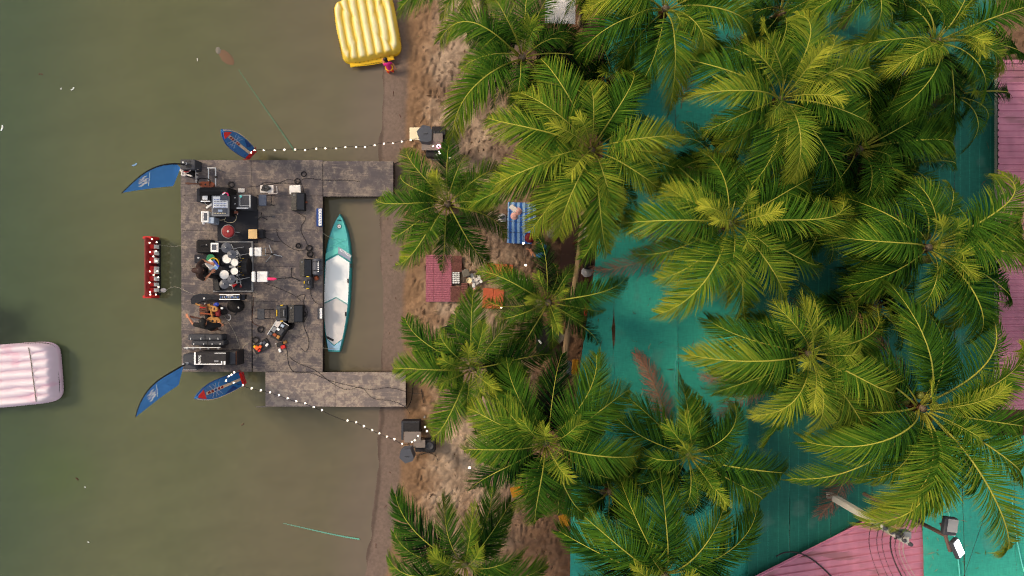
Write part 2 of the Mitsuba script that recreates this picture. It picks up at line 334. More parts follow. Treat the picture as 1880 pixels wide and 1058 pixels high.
# long strips side by side, a row above and a row below the cross seam
lt, lb = W(1112, -30, ZA)[0], W(1046, 1090, ZA)[0]; yt, yb, ym = W(0, -30, ZA)[1], W(0, 1090, ZA)[1], W(0, 718, ZA)[1]
def left_edge(y):
    pts = [(1112, -30), (1106, 300), (1092, 490), (1066, 665), (1050, 800), (1046, 1090)]
    q = np.array([W(a, b, ZA)[:2] for a, b in pts])[::-1]
    return np.interp(y, q[:, 1], q[:, 0])
s1, s2, s3 = W(1128, 0, ZA)[0], W(1243, 0, ZA)[0], W(1378, 0, ZA)[0]
tear0, tear1 = W(0, 578, ZA)[1], W(0, 637, ZA)[1]
def seam1(y, side):
    gap = np.where((y < tear0) & (y > tear1), np.sin(np.pi * np.clip((y - tear1) / (tear0 - tear1), 0, 1)) * 0.055, 0)
    return s1 + 0.02 * np.sin(y * 1.3) + side * gap + 0.004 * (y - 0) * 1.5
for (ya, yb_, sd) in ((yt, ym, 1), (ym + 0.04, yb, 11)):
    Yf = lambda t, ya=ya, yb_=yb_: ya + (yb_ - ya) * t
    dz = 0.0 if sd == 1 else 0.02
    net_panel(ra, lambda t: (left_edge(Yf(t)), seam1(Yf(t), -1)), ya, yb_, ZA + dz, 'teal_net', sd, 0.0)
    net_panel(ra, lambda t: (seam1(Yf(t), 1) + 0.004, s2 - 0.003 * Yf(t) * 4 + 0 * t), ya, yb_, ZA + 0.01 + dz, 'teal_net', sd + 1, 0.05)
    net_panel(ra, lambda t: (s2 - 0.003 * Yf(t) * 4 + 0.012, s3 + 0 * t), ya, yb_, ZA + 0.012 + dz, 'teal_net', sd + 2, 0.05)
for x in (W(1060, 0, ZA)[0] + 0.9, s2, s3 - 0.1):
    for y in np.linspace(-9.5, 9.5, 6):
        part(ra, 'post', cyl([x, y, 0.1], [x, y, ZA - 0.12], 0.045, 0.04, 8), 'pale_timber')
part(ra, 'beam', tube([W(1104, 0, ZA - .14) * [1, 1, 1], W(1093, 480, ZA - .14), W(1068, 660, ZA - .14), W(1050, 1040, ZA - .14)], 0.03, 6), 'dark_timber')
# seams sewn proud of the net
for pts in ([(1078, 724), (1160, 722), (1235, 720), (1376, 706)], [(1245, 600), (1240, 680), (1235, 760)]):
    part(ra, 'seam', tube(spline([W(a, b, ZA + 0.0) for a, b in pts], 20), 0.009, 4), 'sup_deep')
ZB = 3.25
rb = thing('shade_net_roof', 'dark green striped shade net roof between the pale net roof and the pink steel roof', 'roof')
xr = W(1829, 0, ZB)[0]; x0 = W(1374, 0, ZB)[0]
cuts = np.linspace(x0, xr, 7)
def bottom_y(x):
    p = np.array([W(1374, 1075, ZB)[:2], W(1588, 952, ZB)[:2], W(1690, 885, ZB)[:2], W(1700, 800, ZB)[:2], W(1880, 800, ZB)[:2]])
    return np.interp(x, p[:, 0], p[:, 1])
for i in range(6):
    n, k = 40, 10; t = np.linspace(0, 1, n)[:, None]; u = np.linspace(0, 1, k)[None, :]
    X = cuts[i] + (cuts[i + 1] - cuts[i] - 0.01) * u + 0 * t; ytop = W(0, -30, ZB)[1]; yb2 = bottom_y(X); Y = ytop + (yb2 - ytop) * t
    P = np.stack([X, Y, 0 * X + i], -1)
    Z = ZB - 0.05 * np.sin(np.pi * u) + 0.1 * (meshkit.fbm(P * 0.7, 3, 40 + i) - 0.5) + 0 * t
    a, b = np.meshgrid(np.arange(n - 1), np.arange(k - 1), indexing='ij')
    q = np.stack([a * k + b, a * k + b + 1, (a + 1) * k + b + 1, (a + 1) * k + b], -1).reshape(-1, 4)
    part(rb, 'net_panel', (np.stack([X, Y, Z], -1).reshape(-1, 3), q), 'dark_net', smooth=True)
for x in (cuts[1], cuts[3], cuts[5]):
    for y in np.linspace(-6, 9.5, 4):
        part(rb, 'post', cyl([x, y, 0.1], [x, y, ZB - 0.14], 0.045, 0.04, 8), 'pale_timber')
ZC = 3.5
rc = thing('shade_net_roof', 'mint green shade net roof in the corner under the floodlights', 'roof')
c0, c1 = W(1690, 0, ZC)[0], W(2010, 0, ZC)[0]
for a_, b_, sd in ((c0, W(1765, 0, ZC)[0], 1), (W(1765, 0, ZC)[0] + 0.01, W(1860, 0, ZC)[0], 2), (W(1860, 0, ZC)[0] + .01, c1, 3)):
    net_panel(rc, lambda t, a_=a_, b_=b_: (a_ + 0.12 * t, b_ + 0.12 * t), W(0, 800, ZC)[1], W(0, 1100, ZC)[1], ZC, 'mint_net', 60 + sd, 0.03)
part(rc, 'seam', tube(spline([W(a, b, ZC + .06) for a, b in ((1858, 915), (1866, 985), (1880, 1050))], 12), 0.02, 4), 'sup_mint')
part(rc, 'seam', tube(spline([W(a, b, ZC + .06) for a, b in ((1738, 930), (1755, 1000), (1762, 1058))], 12), 0.016, 4), 'sup_mint')
part(rc, 'guy_wire', tube([W(1830, 880, ZC + .12), W(1800, 970, ZC + .12), W(1769, 1060, ZC + .12)], 0.008, 4), 'cable')
for x in (c0 + 0.5, c0 + 3.0):
    for y in (-6.5, -9.0): part(rc, 'post', cyl([x, y, 0.1], [x, y, ZC - 0.1], 0.05, 0.045, 8), 'pale_timber')

# ------------------------------------------------------------------ pink ribbed steel roofs
def rib_panel(length, width, n):
    """Ribbed sheet: ribs along local x (0..length), across y (0..width)."""
    ys, zs = [0.0], [0.0]; p = width / n
    for i in range(n):
        b = i * p
        ys += [b + 0.36 * p, b + 0.44 * p, b + 0.58 * p, b + 0.66 * p, b + p]; zs += [0, 0.055, 0.055, 0, 0]
    ys, zs = np.array(ys), np.array(zs); k = len(ys)
    v = np.vstack([np.c_[np.zeros(k), ys, zs], np.c_[np.full(k, length), ys, zs]])
    i = np.arange(k - 1); f = np.vstack([np.c_[i, k + i, k + i + 1], np.c_[i, k + i + 1, i + 1]])
    return trimesh.Trimesh(v, f, process=False)
pr = thing('steel_roof', 'pink ribbed steel roof along the right edge', 'roof')
ZP = 3.7; xa, ytop, ybot = W(1832, 0, ZP)[0], W(0, 110, ZP)[1], W(0, 752, ZP)[1]
n = 13; wd = (ytop - ybot) / n
for i in range(n):
    m = rib_panel(9.0, wd + 0.0, 4); m.apply_translation([xa + 0.004 * (i % 2), ybot + i * wd, ZP + 0.004 * (i % 2)])
    part(pr, 'roof_sheet', m, 'pink_steel')
part(pr, 'edge_beam', box([xa + 0.10, (ytop + ybot) / 2, ZP - 0.12], [0.08, ytop - ybot, 0.1]), 'dark_timber')
part(pr, 'wall', box([xa + 4.4, (ytop + ybot) / 2, 0.0], [8.4, ytop - ybot - 0.4, ZP - 0.15]), 'concrete')
ps = thing('steel_roof', 'pink ribbed steel roof with a slanted edge trim at the bottom edge', 'roof')
ZQ = 3.4; ang = math.radians(8.5); org = W(1704, 1062, ZQ)
def half_plane(m, p, nrm): return trimesh.intersections.slice_mesh_plane(m, nrm, p)
e0, e1 = W(1378, 1064, ZQ), W(1588, 958, ZQ); ed = (e1 - e0) / np.linalg.norm(e1 - e0); en = np.array([ed[1], -ed[0], 0])
r0, r1 = W(1686, 930, ZQ), W(1706, 1062, ZQ); rd = (r1 - r0) / np.linalg.norm(r1 - r0); rn = np.array([rd[1], -rd[0], 0])
for i in range(9):
    m = rib_panel(14.0, 0.9, 4); m.apply_translation([-9, -5.2 + i * 0.9, 0.004 * (i % 2)]); rz(m, ang); m.apply_translation(org)
    m = half_plane(m, e0, en)
    if len(m.faces): m = half_plane(m, r0, rn)
    if len(m.faces): part(ps, 'roof_sheet', m, 'pink_steel')
part(ps, 'edge_trim', tube([e0 - ed * 3 + [0, 0, .03], e1 + ed * 1.2 + [0, 0, .03]], 0.05, 4), 'pink_trim')
part(ps, 'wall', prism([(e0 + en * 0.5 - ed * 2)[:2], (e1 + en * 0.5)[:2], (r0 + rn * .3)[:2] + [0, -.6], (r1 + rn * .3)[:2] + [0, -1.5], (e0 - ed * 2)[:2] + [3, -2.5]], 0.0, ZQ - 0.15), 'concrete')
solo('roof_cable', tube(spline([W(a, b, ZQ + .06) for a, b in ((1425, 1022), (1445, 1014), (1468, 1016), (1500, 1034), (1530, 1062))], 24), 0.022, 6), 'cable', 'thick black cable curving over the pink steel roof', 'cable', smooth=True)

# litter that has blown on to the roofs: too small and too many to count
lv, lf, lc_, o_ = [], [], [], 0
rl = np.random.default_rng(77)
for i in range(420):
    zone = rl.random()
    if zone < .5: px, py, z = rl.uniform(1075, 1372), rl.uniform(10, 1040), ZA + .06
    elif zone < .85: px, py, z = rl.uniform(1385, 1820), rl.uniform(10, 860), ZB + .07
    else: px, py, z = rl.uniform(1700, 1870), rl.uniform(890, 1050), ZC + .05
    c = W(px, py, z); a = rl.uniform(0, 6.28); L_ = rl.uniform(.05, .30) ; w_ = rl.uniform(.006, .016); d = np.array([math.cos(a), math.sin(a), 0]); s_ = np.array([-d[1], d[0], 0])
    lv += [c - d * L_ / 2, c + s_ * w_ + [0, 0, .015], c + d * L_ / 2 + s_ * .04 * rl.normal(), c - s_ * w_ + [0, 0, .006]]; lf += [[o_, o_ + 1, o_ + 3], [o_ + 1, o_ + 2, o_ + 3]]; o_ += 4
    lc_ += [np.array(lin(*[(120, 92, 66), (150, 140, 110), (86, 74, 60), (92, 104, 48)][int(rl.integers(4))]))] * 4
solo('leaf_litter', (np.array(lv), np.array(lf)), 'leaf', 'small dry leaflets scattered over the net roofs', 'leaf litter', kind='stuff', color=np.array(lc_))

lv, lf, lc_, o_ = [], [], [], 0
for i in range(520):
    px, py = rl.uniform(752, 1070), rl.uniform(0, 1058)
    if px < 850 and rl.random() < .55: continue
    z = ground_z(px, py) + .02; c = W(px, py, z); a = rl.uniform(0, 6.28); L_ = rl.uniform(.04, .28); w_ = rl.uniform(.006, .022); d = np.array([math.cos(a), math.sin(a), 0]); s_ = np.array([-d[1], d[0], 0])
    lv += [c - d * L_ / 2, c + s_ * w_ + [0, 0, .02], c + d * L_ / 2 + s_ * .05 * rl.normal(), c - s_ * w_ + [0, 0, .008]]; lf += [[o_, o_ + 1, o_ + 3], [o_ + 1, o_ + 2, o_ + 3]]; o_ += 4
    lc_ += [np.array(lin(*[(92, 70, 52), (140, 122, 96), (66, 52, 42), (112, 84, 58)][int(rl.integers(4))]))] * 4
solo('leaf_litter', (np.array(lv), np.array(lf)), 'leaf', 'dry leaf scraps and bits of husk scattered over the sand under the palms', 'leaf litter', kind='stuff', color=np.array(lc_))
# ------------------------------------------------------------------ coconut palms
DEEP, MID, YEL, DRY = [np.array(lin(*c)) for c in ((26, 56, 20), (68, 106, 32), (150, 156, 52), (124, 88, 76))]
def tone_col(t, dead=False):
    t = np.asarray(t)[..., None]
    if dead: return DRY * (0.55 + 0.9 * t)
    return np.where(t < 0.5, DEEP + (MID - DEEP) * t * 2, MID + (YEL - MID) * (np.clip(t, 0, 1.2) * 2 - 1))

def frond(B, T, arch, bend, twist, vee, droop, lmax, n, tone, r, dead=False, seg=3, tipdroop=0.0):
    """(leaflet vertices, triangles, colours, rachis mesh, rachis colours) of one pinnate leaf from B to T."""
    D = T - B; hl = np.hypot(D[0], D[1]) + 1e-6; h = np.array([D[0], D[1], 0]) / hl; lat = np.array([-h[1], h[0], 0]); up = np.array([0, 0, 1.0])
    P1 = B + h * hl * 0.28 + up * (arch + max(D[2], 0) * 0.55) + lat * bend * hl * 0.12
    P2 = B + h * hl * 0.74 + up * (arch * 0.85 + D[2] * (0.95 if D[2] > 0 else 0.35)) + lat * bend * hl * 0.75
    M = 26; t = np.linspace(0, 1, M)[:, None]
    C = (1 - t) ** 3 * B + 3 * (1 - t) ** 2 * t * P1 + 3 * (1 - t) * t ** 2 * P2 + t ** 3 * T
    C[:, 2] -= tipdroop * np.clip((t[:, 0] - 0.55) / 0.45, 0, 1) ** 2
    tan = np.gradient(C, axis=0); tan /= np.linalg.norm(tan, axis=1, keepdims=True)
    side = np.cross(tan, up); bad = np.linalg.norm(side, axis=1) < 0.15; side[bad] = -lat
    side /= np.linalg.norm(side, axis=1, keepdims=True)
    tw = twist * np.linspace(0, 1, M) ** 1.2
    nor = np.cross(side, tan)
    ca, sa = np.cos(tw)[:, None], np.sin(tw)[:, None]
    side, nor = side * ca + nor * sa, nor * ca - side * sa
    length = np.linalg.norm(np.diff(C, axis=0), axis=1).sum()
    rad = 0.027 * (1 - 0.82 * t[:, 0]) ** 1.0 * min(1.2, length / 3.2)
    rach = tube(C, rad, 5)
    rcol = np.repeat((lin(132, 134, 50) + (np.array(lin(178, 172, 66)) - lin(132, 134, 50)) * t if not dead else np.array(lin(140, 104, 76)) * (0.8 + 0.4 * t)), 5, axis=0)
    rcol = np.vstack([rcol, rcol[:1], rcol[-1:]])
    # leaflets: n on each side
    s = 0.13 + 0.87 * (np.arange(n) + 0.5) / n
    s = np.r_[s + r.normal(0, 0.002, n), s + r.normal(0, 0.002, n)].clip(0, 1); sg_ = np.r_[np.ones(n), -np.ones(n)]
    ip = s * (M - 1)
    def at(A): 
        i = np.clip(ip.astype(int), 0, M - 2); w = (ip - i)[:, None]; return A[i] * (1 - w) + A[i + 1] * w
    c0, tt, ss, nn = at(C), at(tan), at(side), at(nor)
    u = np.clip((s - 0.13) / 0.87, 0, 1)
    prof = np.clip(u / 0.16, 0, 1) ** 0.6 * (1 - 0.55 * np.clip((u - 0.45) / 0.55, 0, 1) ** 1.6) * 0.97 + 0.05
    L = lmax * prof * r.normal(1, 0.07, 2 * n).clip(0.6, 1.25)
    alpha = np.radians(66 - 44 * u ** 1.15 + r.normal(0, 3.2, 2 * n)); beta = np.radians(vee * (1 - 0.5 * u)) + r.normal(0, 0.07, 2 * n)
    # leaflets stick together in places and leave gaps in others
    clump = 0.06 * np.sin(u * r.uniform(30, 60) + r.uniform(0, 6)) * r.uniform(0.3, 1.3)
    alpha = alpha + clump
    d = np.cos(alpha)[:, None] * tt + np.sin(alpha)[:, None] * (sg_[:, None] * np.cos(beta)[:, None] * ss + np.sin(beta)[:, None] * nn)
    wv = tt - d * (d * tt).sum(1, keepdims=True); wv /= np.linalg.norm(wv, axis=1, keepdims=True) + 1e-9
    pn = np.cross(d, wv); ro = r.normal(0.0, 0.3, 2 * n)[:, None]
    wv = wv * np.cos(ro) + pn * np.sin(ro)
    wid = 0.0108 * (0.75 + 0.5 * prof) * r.uniform(0.85, 1.2, 2 * n) * min(1.25, lmax / 0.75)
    ks = np.linspace(0, 1, seg + 1)
    dr_ = droop * r.uniform(0.6, 1.5, 2 * n) * (0.7 + 0.6 * u)
    V, Cc = [], []
    kink = (r.random(2 * n) < 0.12) * r.uniform(0.1, 0.5, 2 * n)
    tl = (tone - 0.17 + 0.42 * u + r.normal(0, 0.15, 2 * n))
    for k in ks:
        p = c0 + d * (L * k)[:, None]; p[:, 2] -= L * (dr_ + kink) * k ** 2
        if dead: p += r.normal(0, 0.03, p.shape) * k
        w = wid * (1 - k ** 2.2) * (0.7 + 0.6 * min(k * 2, 1))
        if k < 1: V += [p - wv * w[:, None], p + wv * w[:, None]]; Cc += [tone_col(tl + 0.14 * k, dead)] * 2
        else: V += [p]; Cc += [tone_col(tl + 0.30, dead)]
    N = 2 * n; V = np.vstack(V); Cc = np.vstack(Cc); a = np.arange(N); Fc = []
    for k in range(seg - 1):
        o = 2 * k * N; Fc += [np.c_[o + a, o + N + a, o + 3 * N + a], np.c_[o + a, o + 3 * N + a, o + 2 * N + a]]
    o = 2 * (seg - 1) * N; Fc += [np.c_[o + a, o + N + a, o + 2 * N + a]]
    return V, np.vstack(Fc), np.clip(Cc, 0.004, 0.9), rach, rcol

def add_frond(parent, args, name='frond', label=None, dead=False, tipdroop=0.0):
    V, Fc, Cc, rach, rcol = frond(*args, dead=dead, tipdroop=tipdroop)
    k = part(parent, name, (V, Fc), 'leaf', label=label, color=Cc)
    nk = number(k + '__rachis'); scene[nk] = ply(rach, 'rachis', smooth=True, color=rcol)
    return k

GROUP = 'coconut palms'
def palm(crown, z, base, label, tips, seed, tone=0.5, lmax=0.70, nuts=0, fill=4, young=3, dead=1, n=112, size=1.0):
    """crown: photo position of the growing point at height z; base: photo position of the foot; tips: photo positions of leaf tips.
    a tip is (x, y) or (x, y, bend) or (x, y, bend, level) with level from -2 (hanging) to 2 (upright)."""
    r = np.random.default_rng(seed); key = thing('palm_tree', label, 'palm tree')
    C = W(crown[0], crown[1], z); B0 = W(base[0], base[1], 0.3)
    # trunk: leaning, curving upright at the top
    tz = np.linspace(0, 1, 16); pth = np.array([B0 * [1, 1, 0] + [0, 0, 0.1] + (C - B0) * [1, 1, 0] * (q ** 0.8) + [0, 0, (z - 0.2) * q] for q in tz])
    part(key, 'trunk', tube(pth, 0.15 - 0.055 * tz + 0.07 * np.exp(-tz * 12), 10), 'palm_trunk', smooth=True)
    part(key, 'crown_fibre', lathe([(0.0, -0.85), (0.09, -0.8), (0.14, -0.5), (0.10, -0.25), (0.0, -0.15)], C, 9), 'palm_fibre', smooth=True)
    R = max(np.hypot(W(t[0], t[1], z)[0] - C[0], W(t[0], t[1], z)[1] - C[1]) for t in tips); az = []
    for t in tips:
        q0 = W(t[0], t[1], z); rr = np.hypot(q0[0] - C[0], q0[1] - C[1]) / R
        lev = t[3] if len(t) > 3 else (1.3 if rr < 0.5 else (0.4 if rr < 0.75 else (-0.35 if r.random() < 0.7 else -1.0)))
        tz_ = z + 0.55 * lev * size + (0.3 if lev > 0.8 else 0); T_ = W(t[0], t[1], max(tz_, 0.9))
        a = math.atan2(T_[1] - C[1], T_[0] - C[0]); az.append(a)
        Bp = C + np.array([math.cos(a), math.sin(a), 0]) * 0.12 + [0, 0, -0.12 + 0.12 * (lev > 0)]
        hl = np.hypot(T_[0] - C[0], T_[1] - C[1])
        arch = hl * (0.36 if lev > 0.8 else 0.44 if lev > -0.7 else 0.24) + 0.12
        bend = (t[2] if len(t) > 2 and t[2] is not None else r.uniform(-0.2, 0.2)) * 1.5
        twist = r.uniform(-1.1, 1.1) if lev > -0.8 else r.uniform(-0.6, 0.6)
        if len(t) > 2 and t[2] is not None: twist = -2.6 * bend + r.uniform(-0.55, 0.55)
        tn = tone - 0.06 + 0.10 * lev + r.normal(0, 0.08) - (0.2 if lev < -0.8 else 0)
        fl = math.sqrt(hl ** 2 + (T_[2] - C[2]) ** 2) + 0.5 * arch
        lm = lmax * np.clip(fl / 2.9, 0.55, 1.12)
        nn = int(n * np.clip(fl / 2.6, 0.5, 1.2))
        add_frond(key, (Bp, T_, arch, bend, twist, 32 + 8 * lev, 0.46 - 0.12 * lev, lm, nn, tn, r), tipdroop=r.uniform(0.1, 0.5) if lev < 1 else 0.0)
    # older leaves below, in the widest gaps
    for i in range(fill + 5):
        s = np.sort(np.mod(az, 2 * np.pi)); g = np.diff(np.r_[s, s[0] + 2 * np.pi]); j = int(np.argmax(g)); a = s[j] + g[j] * r.uniform(0.35, 0.65); az.append(a)
        hl = R * r.uniform(0.5, 0.85); T_ = C + np.array([math.cos(a) * hl, math.sin(a) * hl, -r.uniform(0.9, 2.0) * size]); T_[2] = max(T_[2], 0.9)
        Bp = C + np.array([math.cos(a), math.sin(a), 0]) * 0.13 + [0, 0, -0.25]
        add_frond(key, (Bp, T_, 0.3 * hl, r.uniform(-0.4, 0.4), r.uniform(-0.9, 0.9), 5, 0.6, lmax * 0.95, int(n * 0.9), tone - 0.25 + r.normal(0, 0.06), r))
    for i in range(max(1, young - 1)):
        a = r.uniform(0, 6.28); hl = R * r.uniform(0.2, 0.42); T_ = C + np.array([math.cos(a) * hl, math.sin(a) * hl, r.uniform(1.0, 1.5) * size])
        add_frond(key, (C + [0, 0, 0.05], T_, 0.1, r.uniform(-0.2, 0.2), r.uniform(-0.5, 0.5), 34, 0.12, lmax * 0.62, int(n * 0.5), tone + 0.22, r))
    for i in range(dead):
        a = r.uniform(0, 6.28); hl = R * r.uniform(0.45, 0.7); T_ = C + np.array([math.cos(a) * hl, math.sin(a) * hl, -1.9 * size]); T_[2] = max(T_[2], 0.9)
        Bp = C + np.array([math.cos(a), math.sin(a), 0]) * 0.15 + [0, 0, -0.4]
        add_frond(key, (Bp, T_, 0.1, r.uniform(-0.2, 0.2), r.uniform(-0.6, 0.6), -30, 0.9, lmax * 0.7, int(n * 0.45), 0.3 + r.random() * 0.4, r), 'dry_frond', 'withered brown frond hanging below the crown', True)
    for i in range(nuts):
        a = 6.28 * i / max(nuts, 1) + r.uniform(-.2, .2); q = C + np.array([math.cos(a) * 0.33, math.sin(a) * 0.33, -0.22 - 0.2 * (i % 2)])
        m = trimesh.creation.icosphere(2, 0.115); m.apply_scale([1, 1, 1.2]); m.apply_translation(q)
        part(key, 'coconut', m, 'coconut_green', smooth=True)
    return key

def inward(c, k, dx=0, dy=0):
    """Foot of a trunk at the fraction k of the way from the middle of the photo to the crown."""
    return (940 + (c[0] - 940) * k + dx, 529 + (c[1] - 529) * k + dy)

palm((821, 374), 4.6, (842, 392), 'low coconut palm beside the upper stage arm, one frond over the pink mat',
     [(744, 271, .1), (826, 248, 0), (853, 280, -.05), (930, 305, .05), (685, 363, .18), (738, 395, .15, .5), (717, 437, .12), (725, 487, .22), (778, 468, -.05, .2), (808, 496, .1, -1), (906, 491, -.12), (906, 381, .1), (800, 322, 0, 1.6), (880, 345, None, .8)], 11, 0.5, lmax=.64, fill=1, young=2, dead=0)
palm((1007, 556), 4.8, (990, 560), 'green coconut palm between the orange mats and the pale net roof',
     [(876, 498, -.1), (986, 503, 0, 1.0), (985, 432, -.12), (1058, 488, .12), (1151, 510, -.12), (910, 586, .08), (950, 586, -.05, .4), (1076, 592, -.08), (1101, 634, .1, -1), (1014, 640, .04), (948, 660, -.06, -1.2), (1036, 530, 0, 1.6), (1020, 590, 0, 1.2)], 12, 0.38, lmax=.56, fill=0, young=3, dead=0)
palm((866, 678), 5.2, (885, 668), 'bright coconut palm at the beach end of the lower deck arm',
     [(743, 586, .1), (802, 606, .05), (869, 533, 0), (886, 597, -.08, 1), (946, 590, .12), (722, 677, -.06), (812, 658, .05, 1.3), (806, 708, -.12, 1.2), (791, 806, .1), (857, 757, 0, .8), (886, 727, .08, 1.4), (1014, 653, .1, -1), (868, 765, -.1, .5)], 13, 0.46, fill=1, young=3, dead=0)
palm((1003, 816), 6.4, (965, 745), 'large leafy coconut palm in the lower middle, below the long timber pole',
     [(1034, 652, .1), (1098, 655, -.1), (930, 657, .1), (899, 706, .08), (1161, 720, .14), (1180, 841, .06), (1126, 882, .02, -1.2), (1086, 947, -.15), (985, 967, -.1), (956, 940, -.08, -.6), (864, 904, -.16), (851, 832, -.14), (852, 752, -.12), (913, 726, .05, .3), (968, 726, 0, -.4), (1065, 775, .05, 1.5), (960, 772, 0, 1.2), (1045, 880, 0, .5)], 14, 0.44, fill=2, young=3, dead=0)
palm((1087, 274), 6.8, (1064, 400), 'tall bright coconut palm over the top end of the timber pole',
     [(993, 106, .04, -.6), (950, 162, .06), (894, 212, .12), (1077, 143, -.05, .6), (953, 280, .3), (1252, 244, -.1), (1236, 270, -.22), (1165, 124, -.1, -.5), (892, 341, .06), (868, 372, .04, -1), (975, 422, .02), (1028, 432, -.1), (1071, 474, .16), (1148, 396, -.22), (1259, 310, -.08, -1.2), (1118, 462, -.12), (1226, 350, -.12, -.3), (1060, 215, 0, 1.5)], 15, 0.60, fill=2, young=3, dead=1)
palm((959, 102), 6.0, (945, 200), 'dark green coconut palm at the top beside the upper speaker',
     [(805, 65, -.25), (845, 121, .06), (874, 103, .3, .5), (829, 246, -.14), (939, 200, .14), (1051, 85, .2, .4), (1105, 118, 0), (967, -30, -.02), (908, -12, .1), (1008, -12, -.05), (905, 190, 0, -1), (1005, 160, 0, -1), (985, 50, 0, 1.5)], 16, 0.36, fill=3, young=2, dead=0)
palm((1224, 12), 7.0, (1190, 120), 'coconut palm at the top edge above the dark gap in the net roof',
     [(1167, 168, .1), (1238, 192, -.06), (1295, 112, .12), (1331, 92, -.15, -1.2), (1394, 50, -.1), (1058, 102, -.08), (1075, 12, 0), (1332, 124, -.06, -.9), (1290, -60), (1180, -70), (1120, 60, 0, -.5), (1250, 70, 0, .8)], 17, 0.6, fill=2, dead=1)
palm((1438, 180), 7.4, (1350, 280), 'vivid coconut palm over the upper middle of the net roofs, its crown fanned upward',
     [(1374, 64, .32), (1407, 36, .3), (1530, 64, -.1), (1494, 92, -.05, 1), (1567, 105, -.08), (1607, 114, -.1), (1608, 222, -.2), (1446, 236, -.3, .8), (1410, 228, -.2, 1), (1264, 168, .1), (1240, 98, .1), (1300, 236, .05, -1), (1365, 352, .14), (1462, 332, -.05), (1558, 342, -.14), (1425, 326, -.06, -.6), (1470, 20, -.1)], 18, 0.62, fill=1, dead=1)
palm((1344, 410), 7.0, (1260, 460), 'widest coconut palm in the middle of the net roofs, long pale fronds on every side',
     [(1227, 338, .22), (1182, 326, .08, -.7), (1136, 408, .02), (1376, 352, .1, 1), (1502, 324, .06), (1557, 362, -.25), (1436, 391, .08, .8), (1520, 482, -.2), (1440, 476, -.16), (1214, 511, .12), (1214, 577, .12), (1340, 556, -.2), (1378, 592, -.22), (1452, 560, -.1, -.4), (1285, 378, 0, 1.2), (1375, 455, -.1, 1.1), (1320, 480, 0, .4)], 19, 0.62, fill=2, dead=2)
palm((1488, 652), 7.4, (1400, 620), 'coconut palm with withered fronds beside the bare part of the pale net roof',
     [(1270, 653, .04), (1316, 726, -.1), (1304, 588, .12, -1), (1425, 554, .12), (1474, 545, .22), (1521, 608, 0, 1.3), (1586, 640, -.1, .6), (1658, 716, -.16), (1448, 720, -.35, .8), (1396, 768, .1), (1414, 822, -.18), (1502, 798, -.1), (1600, 806, -.06, -.8), (1545, 612, 0, 1.1), (1570, 705, 0, .2), (1530, 745, .1, .4)], 20, 0.60, fill=2, dead=3)
palm((1728, 72), 7.2, (1640, 190), 'coconut palm in the upper right with one long hooked frond beside the pink roof',
     [(1699, 4, .14), (1777, 8, .4), (1884, 12, -.06), (1884, 92, -.16), (1846, 128, -.08), (1552, 80, .1, -.8), (1624, 128, .06), (1642, 208, .08), (1764, 236, -.28), (1812, 176, -.12, -.4), (1800, 60, 0, .9), (1690, 120, 0, .8)], 21, 0.46, nuts=0, fill=2, dead=1)
palm((1600, -36), 7.4, (1540, 80), 'coconut palm mostly cut by the top edge, fingered fronds pointing down',
     [(1532, 52, .1), (1594, 78, .06), (1642, 70, -.1), (1478, 22, .1), (1668, 40, 0), (1710, -10), (1500, -60)], 22, 0.42, fill=2, young=1, dead=1)
palm((1582, 272), 5.6, (1540, 330), 'shaded low coconut palm with swept fronds in a gap of the dark green roof',
     [(1662, 334, -.25), (1750, 250, .04), (1757, 270, .03), (1710, 170, .06), (1679, 178, .05), (1534, 268, 0, .6), (1608, 392, .02), (1578, 396, -.04), (1676, 366, -.08), (1660, 128, .05), (1700, 215, .1), (1640, 300, 0, .8)], 23, 0.34, fill=3, dead=1)
palm((1710, 454), 7.0, (1640, 500), 'coconut palm with a cluster of green nuts beside the right pink roof',
     [(1670, 316, .12), (1752, 336, .1, -.8), (1858, 316, -.1), (1757, 408, 0, 1.2), (1882, 404, .05), (1884, 436, .04), (1886, 468, -.04), (1504, 427, .1), (1560, 525, .06), (1688, 580, -.15), (1790, 542, -.1), (1862, 548, -.08), (1806, 622, -.1), (1752, 606, .06, -.6), (1640, 400, 0, -1), (1770, 470, 0, 1), (1720, 500, -.2, 1.2)], 24, 0.44, nuts=6, fill=2, dead=2)
palm((1700, 752), 7.4, (1640, 720), 'big coconut palm with a nut cluster above the concrete pole in the lower right',
     [(1634, 518, .06), (1722, 580, .05, -1), (1884, 640, .08), (1856, 690, .04), (1884, 786, .06), (1804, 808, -.05), (1884, 876, -.06), (1854, 1018, -.12, 0.2), (1628, 938, .05, .2), (1674, 946, .05), (1600, 966, .16), (1490, 816, .08, -.6), (1712, 700, .5, 1.2), (1760, 800, 0, .5), (1640, 830, 0, -.4), (1590, 890, .1, -.8), (1800, 900, -.1, -1), (1830, 735, 0, .2)], 25, 0.5, nuts=7, fill=2, dead=2)
palm((1266, 838), 5.8, (1200, 790), 'shaded coconut palm in the lower middle of the net roofs, its right frond browned',
     [(1256, 694, .1), (1257, 764, .04, 1), (1352, 744, -.14), (1170, 833, .02), (1122, 757, .1, -1), (1362, 828, .2, .7), (1449, 876, .12), (1407, 926, .1), (1155, 890, .06, -1), (1246, 940, .06, .3), (1310, 905, .05), (1225, 780, 0, 1), (1330, 870, 0, .5)], 26, 0.36, fill=2, dead=1)
